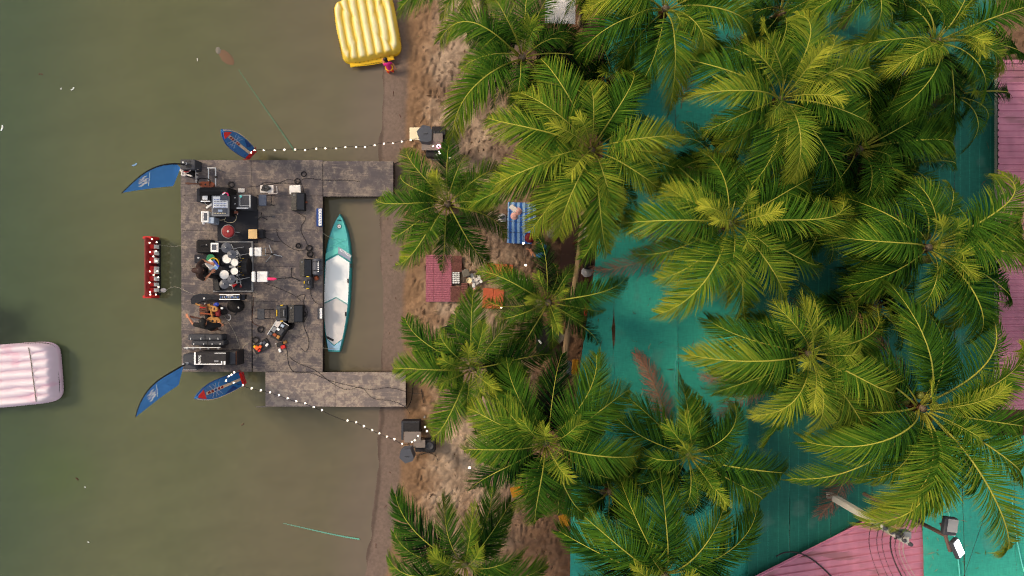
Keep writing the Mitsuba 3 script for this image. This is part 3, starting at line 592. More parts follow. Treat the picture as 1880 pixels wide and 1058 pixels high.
palm((1222, 1060), 6.0, (1160, 960), 'coconut palm at the bottom edge with tall fronds rising into the picture',
     [(1215, 832, .1), (1140, 880, .06), (1154, 948, .03, .4), (1340, 908, .06), (1392, 942, -.06), (1048, 936, -.1), (1028, 980, -.06), (1240, 940, 0, 0), (1330, 1080), (1120, 1090), (1250, 1150)], 27, 0.44, fill=2, dead=1)
palm((853, 1040), 4.8, (868, 980), 'coconut palm on the sand in the lower left of the grove, nearest the water',
     [(725, 911, .08), (815, 922, .05), (867, 936, -.05), (938, 926, .04), (711, 1030, .08), (720, 984, .05), (795, 1012, 0, 1.1), (962, 1016, .06), (1002, 1044, 0), (770, 1090), (900, 1120), (760, 1060, 0, 0)], 28, 0.34, fill=2, dead=0)
palm((884, -46), 5.4, (890, 60), 'coconut palm cut by the top edge, a frond tip reaching towards the yellow raft',
     [(732, 14, .05), (808, 28, .06), (852, 20, 0), (905, 40, 0), (940, -20), (770, -70), (960, -60)], 29, 0.4, fill=1, young=1, dead=1)
palm((1092, -66), 5.8, (1070, 40), 'coconut palm cut by the top edge beside the white tarpaulin',
     [(1040, 16, .1), (1072, 34, 0), (1110, 24, .05), (1150, -10), (1020, -30), (1130, -120), (1050, -130)], 30, 0.42, fill=1, young=1, dead=1)
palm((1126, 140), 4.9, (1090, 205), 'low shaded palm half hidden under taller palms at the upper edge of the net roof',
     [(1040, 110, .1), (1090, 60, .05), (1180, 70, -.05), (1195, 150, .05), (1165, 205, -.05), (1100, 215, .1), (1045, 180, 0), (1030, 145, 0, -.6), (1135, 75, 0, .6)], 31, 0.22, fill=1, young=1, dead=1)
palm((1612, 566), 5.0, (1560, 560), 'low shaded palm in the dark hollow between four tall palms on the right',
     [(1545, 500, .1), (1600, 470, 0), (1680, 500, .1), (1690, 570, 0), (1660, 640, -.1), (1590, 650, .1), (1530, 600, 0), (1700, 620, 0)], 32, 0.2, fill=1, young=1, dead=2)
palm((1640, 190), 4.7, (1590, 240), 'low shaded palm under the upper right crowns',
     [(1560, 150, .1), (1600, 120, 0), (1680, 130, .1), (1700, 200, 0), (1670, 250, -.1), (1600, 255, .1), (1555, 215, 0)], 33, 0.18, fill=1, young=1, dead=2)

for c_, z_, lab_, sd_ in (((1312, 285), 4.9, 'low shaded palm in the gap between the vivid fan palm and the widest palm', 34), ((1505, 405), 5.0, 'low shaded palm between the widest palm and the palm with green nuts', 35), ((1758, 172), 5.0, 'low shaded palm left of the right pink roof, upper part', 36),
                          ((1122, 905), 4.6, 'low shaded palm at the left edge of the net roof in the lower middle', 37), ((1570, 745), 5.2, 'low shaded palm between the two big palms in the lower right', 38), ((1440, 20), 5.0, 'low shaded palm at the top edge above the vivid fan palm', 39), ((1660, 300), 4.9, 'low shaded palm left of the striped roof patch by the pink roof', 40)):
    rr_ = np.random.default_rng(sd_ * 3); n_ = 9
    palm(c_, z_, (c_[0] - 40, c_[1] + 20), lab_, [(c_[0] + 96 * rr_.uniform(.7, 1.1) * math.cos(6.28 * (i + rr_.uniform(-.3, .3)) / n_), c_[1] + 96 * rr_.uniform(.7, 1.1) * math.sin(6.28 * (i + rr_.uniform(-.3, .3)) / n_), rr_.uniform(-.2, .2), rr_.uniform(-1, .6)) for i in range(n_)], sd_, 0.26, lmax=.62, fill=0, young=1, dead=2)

def loose_frond(a, b, za, zb, label, seed, tone=0.45, lm=0.5, bend=0.1, n=70):
    r = np.random.default_rng(seed); A, B = W(a[0], a[1], za), W(b[0], b[1], zb)
    V, Fc, Cc, rach, rcol = frond(A, B, 0.12, bend, 0.3, -6, 0.25, lm, int(n * .7), tone, r, dead=True)
    V[:, 2] = np.maximum(V[:, 2], min(za, zb) - 0.02)
    key = number('dead_palm_frond'); scene[key] = ply((V, Fc), 'leaf', color=Cc); say(key, label, 'palm frond')
    k = number(key + '__rachis'); scene[k] = ply(rach, 'rachis', smooth=True, color=rcol)
loose_frond((1236, 800), (1168, 650), 3.12, 3.1, 'dead reddish brown palm frond lying alone on the bare pale net roof', 50, 1.05, 0.52, -0.1, 120)
loose_frond((1285, 440), (1096, 496), 3.5, 3.1, 'dead brown palm frond on the net roof near the top end of the timber pole', 51, 0.6, 0.6, 0.12)
loose_frond((1430, 684), (1288, 692), 3.9, 3.3, 'withered reddish brown frond drooping to the net roof below a long green frond', 52, 0.75, 0.5, 0.1)
loose_frond((1424, 690), (1322, 762), 3.8, 3.25, 'withered brown frond drooping down left onto the net roof, lowest of a bunch', 53, 0.65, 0.5, -0.1)
loose_frond((1400, 100), (1352, 80), 3.6, 3.3, 'short grey dead frond beside the upper blue green gap of the roof', 54, 0.3, 0.5, 0.1, 40)
loose_frond((1500, 300), (1590, 330), 3.9, 3.5, 'dark dead frond in the shade between the upper right palms', 55, 0.15, 0.55, 0.1)
loose_frond((1560, 850), (1505, 945), 3.7, 3.4, 'grey dead frond hanging beside the end of the concrete pole', 56, 0.3, 0.6, 0.1)
loose_frond((1250, 200), (1265, 110), 3.3, 3.15, 'grey brown dead frond lying under the palm at the top edge', 57, 0.35, 0.5, 0.1, 50)
# ------------------------------------------------------------------ rafts, boards, flags, letter sign
def raft(cx, cy, L, Wd, ang, n, z0, hgt, name, label, m, trim_m, trim_sides):
    """Inflatable mattress: n tubes along its length L, side by side over the width Wd."""
    key = thing(name, label, 'inflatable raft'); nx, ny = 70, n * 16 + 1
    u, v = np.linspace(-1, 1, nx), np.linspace(-1, 1, ny); U, V = np.meshgrid(u, v, indexing='ij')
    # rounded outline
    e = 7.0; k = np.maximum(np.maximum(np.abs(U), np.abs(V)), 1e-6) / np.maximum((np.abs(U) ** e + np.abs(V) ** e) ** (1 / e), 1e-6)
    sx, sy = U * k, V * k
    edge = np.clip(1 - np.maximum(np.abs(U), np.abs(V)), 0, 1)
    tubeh = np.abs(np.sin((V + 1) / 2 * n * np.pi))
    fold = 0.03 * (meshkit.fbm(np.stack([U * 3, V * 2, 0 * U], -1), 3, 5) - 0.5)
    Z = hgt * (1 - (1 - np.clip(edge / 0.10, 0, 1)) ** 2.2) * 0.9 + 0.085 * (tubeh - 0.4 * (tubeh < 0.25) * (0.25 - tubeh)) * np.clip(edge / 0.12, 0, 1) + fold * np.clip(edge / .1, 0, 1)
    wob = 1 + 0.015 * np.sin(U * 5 + 1) * (np.abs(V) > 0.97) + 0.012 * np.sin(V * 4)
    X, Y = sx * L / 2 * wob, sy * Wd / 2 * wob
    ca, sa = math.cos(ang), math.sin(ang); vt = np.stack([cx + X * ca - Y * sa, cy + X * sa + Y * ca, z0 + Z], -1)
    i, j = np.meshgrid(np.arange(nx - 1), np.arange(ny - 1), indexing='ij'); q = np.stack([i * ny + j, (i + 1) * ny + j, (i + 1) * ny + j + 1, i * ny + j + 1], -1).reshape(-1, 4)
    part(key, 'mattress', (vt.reshape(-1, 3), q), m, smooth=True)
    # side wall under the rim
    out = [(a, b) for a, b in zip(np.r_[u, np.ones(ny), u[::-1], -np.ones(ny)], np.r_[-np.ones(nx), v, np.ones(nx), v[::-1]])]
    o = np.array(out); kk = 1.0 / np.maximum((np.abs(o[:, 0]) ** e + np.abs(o[:, 1]) ** e) ** (1 / e), 1.0)
    px, py = o[:, 0] * kk * L / 2, o[:, 1] * kk * Wd / 2; rings = []
    for s, z in ((1.0, 0.0), (1.012, -0.05), (1.012, -0.14), (0.99, -0.25)):
        rings.append(np.c_[cx + px * s * ca - py * s * sa, cy + px * s * sa + py * s * ca, np.full(len(px), z0 + z)])
    N = len(px); vv = np.vstack(rings); a = np.arange(N); b = (a + 1) % N
    ff = np.vstack([np.c_[r * N + a, (r + 1) * N + a, (r + 1) * N + b, r * N + b] for r in range(3)])
    part(key, 'side_wall', (vv, ff), trim_m, smooth=True)
    return key, (ca, sa)
yc = W(672, 57, 0.45)
yk, (ca, sa) = raft(yc[0], yc[1] + 0.16, 2.2, 2.1, math.radians(100.5), 7, 0.27, 0.20, 'inflatable_raft', 'yellow inflatable raft with padded tubes, moored at the top edge of the picture', 'raft_vinyl', 'raft_yellow', 1)
def along(c, ca, sa, x, y, z): return [c[0] + x * ca - y * sa, c[1] + x * sa + y * ca, z]
lc = [yc[0], yc[1] + 0.16]
# boarding flap with rope holes at the lower end
flap = box([0, 0, 0], [0.2, 1.55, 0.05], 0, 0.02); rz(flap, math.radians(100.5)); flap.apply_translation(along(lc, ca, sa, -1.13, 0.05, 0.2))
part(yk, 'boarding_flap', flap, 'raft_yellow')
for i in range(9):
    part(yk, 'grommet', cyl(along(lc, ca, sa, -1.1 - 0.03 * (i % 2), -0.58 + i * 0.15, 0.25), along(lc, ca, sa, -1.1 - 0.03 * (i % 2), -0.58 + i * 0.15, 0.262), 0.017, n=8), 'dark_wood')
part(yk, 'grab_rope', tube(spline([along(lc, ca, sa, -1.22, -0.75, .24), along(lc, ca, sa, -1.26, -0.2, .22), along(lc, ca, sa, -1.24, 0.4, .22), along(lc, ca, sa, -1.2, 0.8, .24)], 20), 0.012, 5), 'raft_yellow')
pc = W(-10, 692, 0.5)
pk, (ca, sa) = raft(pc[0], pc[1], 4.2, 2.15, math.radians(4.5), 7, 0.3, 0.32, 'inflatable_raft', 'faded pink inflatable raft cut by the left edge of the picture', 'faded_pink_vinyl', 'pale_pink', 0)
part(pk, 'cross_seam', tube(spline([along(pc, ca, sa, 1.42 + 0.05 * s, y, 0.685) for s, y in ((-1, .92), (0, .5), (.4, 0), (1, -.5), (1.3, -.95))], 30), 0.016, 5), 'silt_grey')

# the long paddle board beside the stage
def board_outline(L, Wd, n=60, nose=3.0, tail=0.42):
    t = np.linspace(0, 1, n)              # 0 tail .. 1 nose
    w = Wd / 2 * np.where(t < 0.5, tail + (1 - tail) * np.sin(np.clip(t / 0.42, 0, 1) * np.pi / 2) ** 0.85, (1 - np.clip((t - 0.5) / 0.5, 0, 1) ** nose) ** 0.9)
    return t * L, w
bz = 0.16
bt, bb = W(624, 393, bz), W(613, 646, bz); BL = np.linalg.norm(bt - bb); bd = (bt - bb) / BL; bs = np.array([bd[1], -bd[0], 0])
sup = thing('paddle_board', 'long teal and white inflatable paddle board floating between the stage arms', 'paddle board')
bx, bw = board_outline(BL, 51 / F * (H - bz) * 1.0)
def bpt(x, y, z): return bb + bd * x + bs * y + [0, 0, z - bz]
def board_skin(x, w, zt, zb, fn):
    prof = [(-1, -.5), (-1.0, .0), (-.97, .35), (-.9, .5), (-.45, .52), (0, .53), (.45, .52), (.9, .5), (.97, .35), (1, 0), (1, -.5)]
    k = len(prof); v = np.array([fn(a, p[0] * b, (zt + zb) / 2 + (zt - zb) * p[1] + 0.0 * max(0, (a / x[-1] - 0.8) / 0.2) ** 2) for a, b in zip(x, w) for p in prof])
    i, j = np.meshgrid(np.arange(len(x) - 1), np.arange(k - 1), indexing='ij'); q = np.stack([i * k + j, i * k + j + 1, (i + 1) * k + j + 1, (i + 1) * k + j], -1).reshape(-1, 4)
    n0 = len(v); v = np.vstack([v, v[:k].mean(0)]); tri = np.array([[n0, j + 1, j] for j in range(k - 1)])
    f = np.vstack([q[:, [0, 2, 1]], q[:, [0, 3, 2]], tri]); return trimesh.Trimesh(v, f, process=False)
part(sup, 'hull', board_skin(bx, bw, 0.165, -0.02, bpt), 'sup_deep', smooth=50)
def pad(poly, z, m, name, label=None, th=0.006):
    """Flat pad on the board; poly in (metres from the tail, metres to the right)."""
    p = [bpt(a, b, 0)[:2] for a, b in poly]; part(sup, name, prism(p, z, z + th), m, label)
wi = lambda a, k=0.9: float(np.interp(a, bx, bw)) * k
def strip(a0, a1, k=0.9, n=14, notch0=0.0, notch1=0.0):
    """Polygon across the board from a0 to a1, its ends pointed by notch metres towards the nose."""
    aa = np.linspace(a0, a1, n); L_ = [(a, -wi(a, k)) for a in aa]; R_ = [(a, wi(a, k)) for a in aa[::-1]]
    return L_ + [(a1 + notch1, 0)] + R_ + [(a0 + notch0, 0)]
Lx = lambda py: (646 - py) / 253.0 * BL
pad(strip(Lx(472), Lx(400), 0.84, 24, 0.26, 0.06), 0.171, 'sup_teal', 'nose_deck')
pad(strip(Lx(478), Lx(466), 0.93, 8, 0.25, 0.25), 0.178, 'sup_mint', 'chevron')
pad([(Lx(479), 0.03 + wi(Lx(479), .9)), (Lx(466), 0.0 + wi(Lx(466), .9)), (Lx(466) + .25, 0.0), (Lx(479) + .25, 0.0)], 0.185, 'sup_band', 'name_band')
pad(strip(Lx(557), Lx(481), 0.86, 20, 0.22, 0.24), 0.171, 'sup_white', 'standing_pad', 'white front standing pad')
pad(strip(Lx(622), Lx(559), 0.86, 20, -0.22, 0.22), 0.171, 'sup_grey', 'standing_pad', 'grey rear standing pad')
pad(strip(Lx(643), Lx(624), 0.84, 10, 0.0, -0.22), 0.171, 'sup_blue', 'tail_deck', 'light blue tail')
pad([(Lx(617), -wi(Lx(617), .84)), (Lx(622) , -wi(Lx(622), .84)), (Lx(627), -0.04), (Lx(624), 0.0 - .0)], 0.180, 'black_vinyl', 'tail_stripe')
part(sup, 'valve_badge', prism([bpt(Lx(416) + 0.075 * math.cos(a), 0.075 * math.sin(a), 0)[:2] for a in np.arange(6) * math.pi / 3], 0.18, 0.19), 'white_plastic')
part(sup, 'valve_ring', tube([bpt(Lx(416) + 0.08 * math.cos(a), 0.08 * math.sin(a), 0.19) for a in np.arange(7) * math.pi / 3], 0.009, 5), 'black_vinyl')
part(sup, 'valve_mark', cyl(bpt(Lx(416), 0, .19), bpt(Lx(416), 0, .196), 0.02, n=8), 'dark_red')
part(sup, 'nose_handle', tube(spline([bpt(Lx(405), -.06, .2), bpt(Lx(405), 0, .225), bpt(Lx(405), .06, .2)], 8), 0.014, 5), 'black_vinyl')
for a in (455, 500, 515, 575, 580):
    pass
for a, sd in ((487, 1), (514, -1), (515, .82), (575, -1), (576, .82), (487, -1)):
    p = bpt(Lx(a), sd * wi(Lx(a), .98), 0.175); part(sup, 'side_handle', box([p[0], p[1], p[2]], [0.05, 0.15, 0.025], 0, .008), 'black_vinyl')
cords = [(Lx(439), -.20), (Lx(440), .24), (Lx(453), -.26), (Lx(454), .25)]
for i, (a, b) in enumerate(((0, 1), (2, 3), (0, 3), (1, 2))):
    part(sup, 'bungee_cord', tube([bpt(*cords[a], 0.192 + .004 * i), bpt(*cords[b], 0.192 + .004 * i)], 0.007, 4), 'sup_mint')
for a, b in cords: part(sup, 'cord_ring', cyl(bpt(a, b, .178), bpt(a, b, .2), 0.03, n=10), 'sup_mint')
tx = meshkit.text_mesh('AZTRON', 0.085, 0.004, True); w_ = tx.bounds[1, 0]
a_ = math.atan2(-(0.22), wi(Lx(470), .86)); rz(tx, a_ - 0.02)
M_ = np.eye(4); M_[:3, 0], M_[:3, 1], M_[:3, 2] = bs, bd, [0, 0, 1]; M_[:3, 3] = bpt(Lx(470) + 0.20, 0.03, 0.192); tx.apply_transform(M_)
part(sup, 'lettering', tx, 'white_plastic', 'white brand lettering on the slanted band')
solo('mooring_line', tube(spline([W(592, 427, .44), W(600, 433, .35), bpt(Lx(439), -.20, .21)], 10), 0.008, 5), 'rope_pale', 'thin pale line from the stage edge to the nose of the long paddle board', 'rope', 'mooring lines of the long paddle board')
solo('mooring_line', tube(spline([W(593, 639, .44), W(603, 640, .3), W(615, 641, .19)], 10), 0.008, 5), 'rope_pale', 'thin pale line from the stage edge to the tail of the long paddle board', 'rope', 'mooring lines of the long paddle board')

# two small boards standing upright at the stage corners
def standing_board(foot, top, side, label, lean_up=True):
    """foot, top: 3-D ends of the board; side: unit vector across it."""
    key = thing('race_board', label, 'paddle board', 'small boards standing upright at the stage edge')
    foot, top, side = map(np.asarray, (foot, top, side)); L_ = np.linalg.norm(top - foot); d = (top - foot) / L_; side = side - d * (side @ d); side = side / np.linalg.norm(side); nrm = np.cross(d, side)
    if nrm @ (np.array([0, 0, H]) - foot) < 0: nrm = -nrm
    x, w = board_outline(L_, 0.56, 40, 2.3, 0.75)
    fn = lambda a, b, c: foot + d * a + side * b + nrm * c
    m = board_skin(x, w, 0.06, -0.06, fn); part(key, 'hull', m, 'board_blue', smooth=50)
    wi2 = lambda a, k: float(np.interp(a, x, w)) * k
    def plate(poly, c, mm, name, th=0.006):
        g = trimesh.creation.extrude_polygon(sg.Polygon(poly).buffer(0), th, engine='earcut'); v = g.vertices
        g = trimesh.Trimesh(np.array([fn(a, b, c + e) for a, b, e in v]), g.faces, process=False); g.fix_normals(); part(key, name, g, mm)
    def st(a0, a1, k=0.93, n=10): 
        aa = np.linspace(a0, a1, n); return [(a, -wi2(a, k)) for a in aa] + [(a, wi2(a, k)) for a in aa[::-1]]
    plate(st(0.02, 0.34), 0.066, 'bright_red', 'tail_block'); plate(st(L_ * 0.86, L_ * 0.985), 0.066, 'bright_red', 'nose_block')
    plate([(0.36, -0.045), (L_ * .84, -0.05), (L_ * .84, 0.05), (0.36, 0.045)], 0.0665, 'board_cream', 'centre_stripe')
    for i in range(5):
        a = L_ * (0.5 + 0.065 * i); plate([(a, -.035), (a + L_ * .045, -.035), (a + L_ * .045, .035), (a, .035)], 0.0735, 'dark_red' if i != 2 else 'board_blue_dark', 'stripe_mark')
    plate([(L_ * .3, .1), (L_ * .5, wi2(L_ * .5, .9)), (L_ * .36, wi2(L_ * .36, .92)), (L_ * .22, wi2(L_ * .22, .9))], 0.066, 'board_blue_dark', 'dark_patch')
    for i, (u, v) in enumerate(((.55, .68), (.62, .75))):
        for q in (1, -1):
            part(key, 'deck_line', tube([fn(L_ * u, -.2 * q, .074 + .003 * i), fn(L_ * v, .2 * q, .074 + .003 * i)], 0.009, 4), 'board_pale')
    part(key, 'rail', tube([fn(a, wi2(a, 1.0) * (1 if q else 1), 0.0) for q in (1,) for a in np.linspace(0.1, L_ * .98, 24)], 0.022, 5), 'board_cream')
    part(key, 'rail', tube([fn(a, -wi2(a, 1.0), 0.0) for a in np.linspace(0.1, L_ * .98, 24)], 0.022, 5), 'board_blue_dark')
    part(key, 'fin', prism([(0, 0), (0.2, 0.05), (0.05, 0.2)], 0, 0.012).apply_translation(fn(0.2, 0, -0.2)), 'black_vinyl')
    part(key, 'strap', tube(spline([foot + [0, 0, .2] + side * .3, foot + [0.1, -.1 if foot[1] > 0 else .1, .25], foot + [0, 0, .2] - side * .3], 10), 0.02, 5), 'dark_red')
fa, ta = W(462, 284, 0.35), W(408, 240, 3.2)
standing_board(fa, ta, [0.55, 0.62, 0.0], 'blue and red board standing upright at the upper stage corner, lamp string tied on')
fb, tb = W(447, 694, 0.35), W(359, 731, 3.5)
standing_board(fb, tb, [0.25, -0.9, 0], 'blue and red race board standing upright at the lower stage edge, lamps draped over it')

def feather_flag(path_px, sail_px, emblem, base_c, label):
    key = thing('feather_flag', label, 'flag', 'blue feather flags at the left stage corners')
    P = spline([W(a, b, z) for a, b, z in path_px], 36); part(key, 'pole', tube(P, np.linspace(0.03, 0.012, 36), 8), 'black_vinyl', smooth=True)
    sp = np.array([W(a, b, z) for a, b, z in sail_px]); sd_ = np.r_[0, np.cumsum(np.linalg.norm(np.diff(sp, axis=0), axis=1))]
    S = np.stack([np.interp(np.linspace(0, sd_[-1], 36), sd_, sp[:, i]) for i in range(3)], 1)      # free edge of the sail, foot to tip
    pb = P[6:]; pb = pb[np.linspace(0, len(pb) - 1, 36).astype(int)]
    k = 14; u = np.linspace(0, 1, k)[None, :, None]; G = pb[:, None] * (1 - u) + S[:, None] * u
    G[..., 0] += (0.10 * (meshkit.fbm(np.stack([np.arange(36)[:, None] * .16 + 0 * u[..., 0], u[..., 0] * 1.6 + np.arange(36)[:, None] * .05, 0 * G[..., 0]], -1), 3, 4) - 0.5) * np.sin(np.pi * u[..., 0] * .9 + .1))
    i, j = np.meshgrid(np.arange(35), np.arange(k - 1), indexing='ij'); q = np.stack([i * k + j, i * k + j + 1, (i + 1) * k + j + 1, (i + 1) * k + j], -1).reshape(-1, 4)
    part(key, 'sail', (G.reshape(-1, 3), q), 'blue_flag', smooth=True)
    # the white emblem printed on the sail, set a few millimetres proud of both sides
    r = np.random.default_rng(3); polys = []
    for (eu, ev, er) in emblem:
        an = np.linspace(0, 2 * np.pi, 14)[:-1]; polys.append(sg.Polygon([(eu + er * (1 + .35 * r.uniform(-1, 1)) * math.cos(a) * .8, ev + er * (1 + .35 * r.uniform(-1, 1)) * math.sin(a)) for a in an]).buffer(0))
    shape = polys[0]
    for p in polys[1:]: shape = shape.union(p)
    shape = shape.union(sg.LineString([(.545, .12), (.545, .85)]).buffer(.006))
    def on_sail(uv, off):
        a = np.clip(uv[:, 0], 0, 1) * 34.99; b = np.clip(uv[:, 1], 0, 1) * (k - 1.01); i, j = a.astype(int), b.astype(int); s, t = (a - i)[:, None], (b - j)[:, None]
        p = (G[i, j] * (1 - s) + G[i + 1, j] * s) * (1 - t) + (G[i, j + 1] * (1 - s) + G[i + 1, j + 1] * s) * t
        return p + [off, 0, 0]
    ms = []
    for off in (0.012, -0.012):
        for g in getattr(shape, 'geoms', [shape]):
            e = trimesh.creation.extrude_polygon(g.simplify(.003), 0.001, engine='earcut'); vv_, ff_ = trimesh.remesh.subdivide_to_size(e.vertices, e.faces, 0.02, max_iter=12); top = trimesh.Trimesh(vv_, ff_, process=False)
            ms.append(trimesh.Trimesh(on_sail(top.vertices[:, :2], off), top.faces, process=False))
    part(key, 'emblem', join(ms), 'sup_white', 'white winged emblem and a thin line')
    part(key, 'base_ring', lathe([(0.0, 0), (0.07, 0), (0.07, 0.05), (0.035, 0.06), (0.035, 0.3), (0, 0.3)], base_c, 12), 'white_plastic')
    part(key, 'ground_spike', cyl(base_c, np.array(base_c) + [0, 0, 0.5], 0.03, n=8), 'aluminium')
em = [(.62, .26, .045), (.66, .36, .055), (.62, .50, .055), (.68, .56, .045), (.61, .66, .06), (.70, .30, .035), (.65, .74, .05), (.70, .46, .03), (.585, .42, .03), (.59, .6, .035)]
feather_flag([(347, 303, .75), (322, 301, 1.5), (300, 303, 2.2), (268, 316, 3.2), (245, 334, 3.85), (223, 355, 4.2)],
             [(331, 309, 1.35), (318, 342, 1.5), (285, 345, 2.3), (250, 350, 3.2), (224, 354, 4.18)], em, W(348, 303, 0.75), 'blue feather flag with a white emblem at the upper left stage corner')
feather_flag([(348.5, 666, .85), (331, 674, 1.5), (312, 685, 2.2), (284, 704, 3.1), (262, 731, 3.75), (249, 766, 4.2)],
             [(336, 674, 1.4), (328, 707, 1.5), (300, 726, 2.3), (272, 748, 3.3), (250, 765, 4.18)], em, W(348.5, 666, 0.85), 'blue feather flag with a white emblem at the lower left stage corner')

# red letter sign on the water
ls = thing('letter_sign', 'red letter sign with white edges and lit bulbs floating left of the stage', 'sign')
ya, yb_ = W(0, 437, .5)[1], W(0, 545, .5)[1]; xc = W(279, 0, .3)[0]
part(ls, 'float_base', box([xc, (ya + yb_) / 2, 0.0], [0.34, ya - yb_ - .1, 0.12]), 'black_vinyl')
part(ls, 'back_panel', box([W(267, 0, .85)[0], (ya + yb_) / 2, 0.05], [0.06, ya - yb_, 0.82], 0, .02), 'dark_red')
part(ls, 'end_panel', box([xc, ya + .0, 0.05], [0.30, 0.10, 0.6], 0, .02), 'red_paint'); part(ls, 'end_panel', box([xc, yb_, 0.05], [0.30, 0.10, 0.6], 0, .02), 'red_paint')
e_ = [448, 457.5, 471, 487.5, 507.5, 521, 536]; wds = [10, 10, 14, 17, 12, 9, 10]
for i, (py, wpx) in enumerate(zip([452.5, 464, 478, 496, 512, 522.5, 533], [8, 9, 11, 15, 9, 7, 8])):
    y = W(0, py, .6)[1]; h_ = wpx / 53.
    lt_ = part(ls, 'letter', box([W(275, 0, .62)[0], y, 0.12], [0.15, h_, 0.5], 0, .02), 'red_paint')
    nk = number(lt_ + '__edge'); scene[nk] = ply(box([W(281.8, 0, .5)[0], y, 0.125], [0.03, h_ * .9, 0.36], 0, .008), 'white_plastic')
for px, py in [(279, 439.5), (274.5, 446), (287.5, 445), (275.5, 463), (287, 461.5), (275.3, 481.3), (287.2, 479.6), (275, 498.6), (289, 498), (290.7, 509.4), (274.5, 519), (291, 527), (275.5, 536), (276, 541), (286, 541), (281.5, 471), (282, 505)]:
    q = W(px, py, .78 if px < 284 else .45); m = trimesh.creation.icosphere(1, 0.025); m.apply_translation(q)
    nk = part(ls, 'bulb', ply(m, 'white_plastic', smooth=True, emitter=bulb_em(.7)), None)
    if px > 284: nk2 = number(nk + '__stalk'); scene[nk2] = ply(cyl(q - [0.0, 0, .04], [min(q[0] - .02, xc + .17), q[1], .12], 0.008, n=5), 'cable')
solo('tie_cord', tube(spline([W(289, 449, .4), W(300, 451, .3), W(332, 451, .46)], 14), 0.004, 4), 'rope_pale', 'thin pale cord from the top end of the red letter sign to the stage', 'rope', 'cords tying the letter sign to the stage')
solo('tie_cord', tube(spline([W(289, 534, .4), W(296, 537, .25), W(310, 530, .2), W(336, 532, .47), W(360, 541, .47)], 20), 0.005, 4), 'rope_pale', 'thin pale cord from the lower end of the red letter sign to the stage', 'rope', 'cords tying the letter sign to the stage')
solo('plastic_bag', trimesh.creation.icosphere(3, 0.09).apply_transform(np.diag([1.2, .9, .5, 1])).apply_translation(W(300, 533, .05)), 'bag_pale', 'small pale plastic bag floating by the lower end of the letter sign', 'bag', smooth=False)

# ropes and drifting things on the water
solo('rope', tube(spline([W(438, 128, .0), W(470, 175, .004), W(505, 225, .006), W(541, 278, .01)], 30), np.linspace(.012, .026, 30), 5), 'rope_green', 'faded green mooring rope slanting through the shallow water above the stage', 'rope')
solo('rope', tube(spline([W(520, 961, -.004), W(560, 970, .0), W(610, 981, .006), W(660, 990, .02)], 24), np.linspace(.008, .026, 24), 5), 'rope_teal', 'short teal rope at the waterline in the lower left', 'rope')
def blob(px, py, rx, ry, rz_, ang, m, name, label, cat, z=0.0, seed=0):
    g = trimesh.creation.icosphere(3, 1.0); v = g.vertices; v = v * (0.8 + 0.45 * meshkit.fbm(v * 1.6, 3, seed)[:, None]); v = v * [rx, ry, rz_]
    g = trimesh.Trimesh(v, g.faces, process=False); rz(g, ang); g.apply_translation(W(px, py, z)); return solo(name, g, m, label, cat, smooth=True)
blob(416, 106, .36, .17, .03, -0.8, 'sunk_red', 'sunken_cloth', 'faded red cloth just breaking the water at the far end of the green rope', 'cloth', -0.008, 1)
blob(401, 93, .09, .13, .03, 0.2, 'silt_grey', 'sunken_float', 'small pale float beside the faded red cloth in the water', 'float', -0.008, 2)
for i, (px, py, s, m, lab) in enumerate([(133, 163, .07, 'white_plastic', 'curved white scrap floating in the upper left water'), (3, 235, .1, 'white_plastic', 'white stick floating at the left edge of the picture'), (112, 163, .03, 'white_plastic', 'tiny white speck floating in the upper left water'),
        (362, 110, .05, 'bag_pale', 'tiny pale scrap floating left of the faded red cloth'), (75, 137, .07, 'dark_wood', 'dark twig floating in the upper left water'), (141, 880, .06, 'dark_wood', 'dark twig floating in the lower left water'),
        (156, 895, .025, 'white_plastic', 'tiny white speck floating in the lower left water'), (162, 996, .03, 'white_plastic', 'lowest white speck floating in the lower left water'), (445, 779, .05, 'dark_wood', 'dark twig floating below the lower small board'), (247, 302, .09, 'stripe_light', 'small light blue scrap floating above the upper flag')]):
    a = rng.uniform(0, 3); p = W(px, py, .006); solo('floating_scrap', tube(spline([p + [-s * math.cos(a), -s * math.sin(a), 0], p + [.3 * s * math.sin(a), -.3 * s * math.cos(a), .004], p + [s * math.cos(a), s * math.sin(a), 0]], 8), .012 + s * .1, 5), m, lab, 'litter')
twigs = [(716, 66), (728, 118), (722, 172), (735, 214), (712, 402), (718, 470), (726, 548), (715, 612), (716, 868), (708, 930), (690, 1002)]
words = ['topmost', 'second from the top', 'third from the top', 'fourth from the top', 'uppermost between the stage arms', 'second between the stage arms', 'third between the stage arms', 'lowest between the stage arms', 'highest below the lower stage arm', 'middle one below the lower stage arm', 'lowest of all, near the bottom edge']
for (px, py), wd_ in zip(twigs, words):
    p = W(px, py, 0.03); p[2] = float(terrain(np.array([[p[0]]]), np.array([[p[1]]]))[0, 0]) + .005
    a, s = rng.uniform(0, 3.1), rng.uniform(.04, .09)
    solo('driftwood', tube([p - [s * math.cos(a), s * math.sin(a), 0], p + [0, .15 * s, .004], p + [s * math.cos(a), s * math.sin(a), 0]], .009, 5), 'dark_wood', 'small dark twig on the wet mud, ' + wd_, 'twig', 'twigs washed up along the waterline')

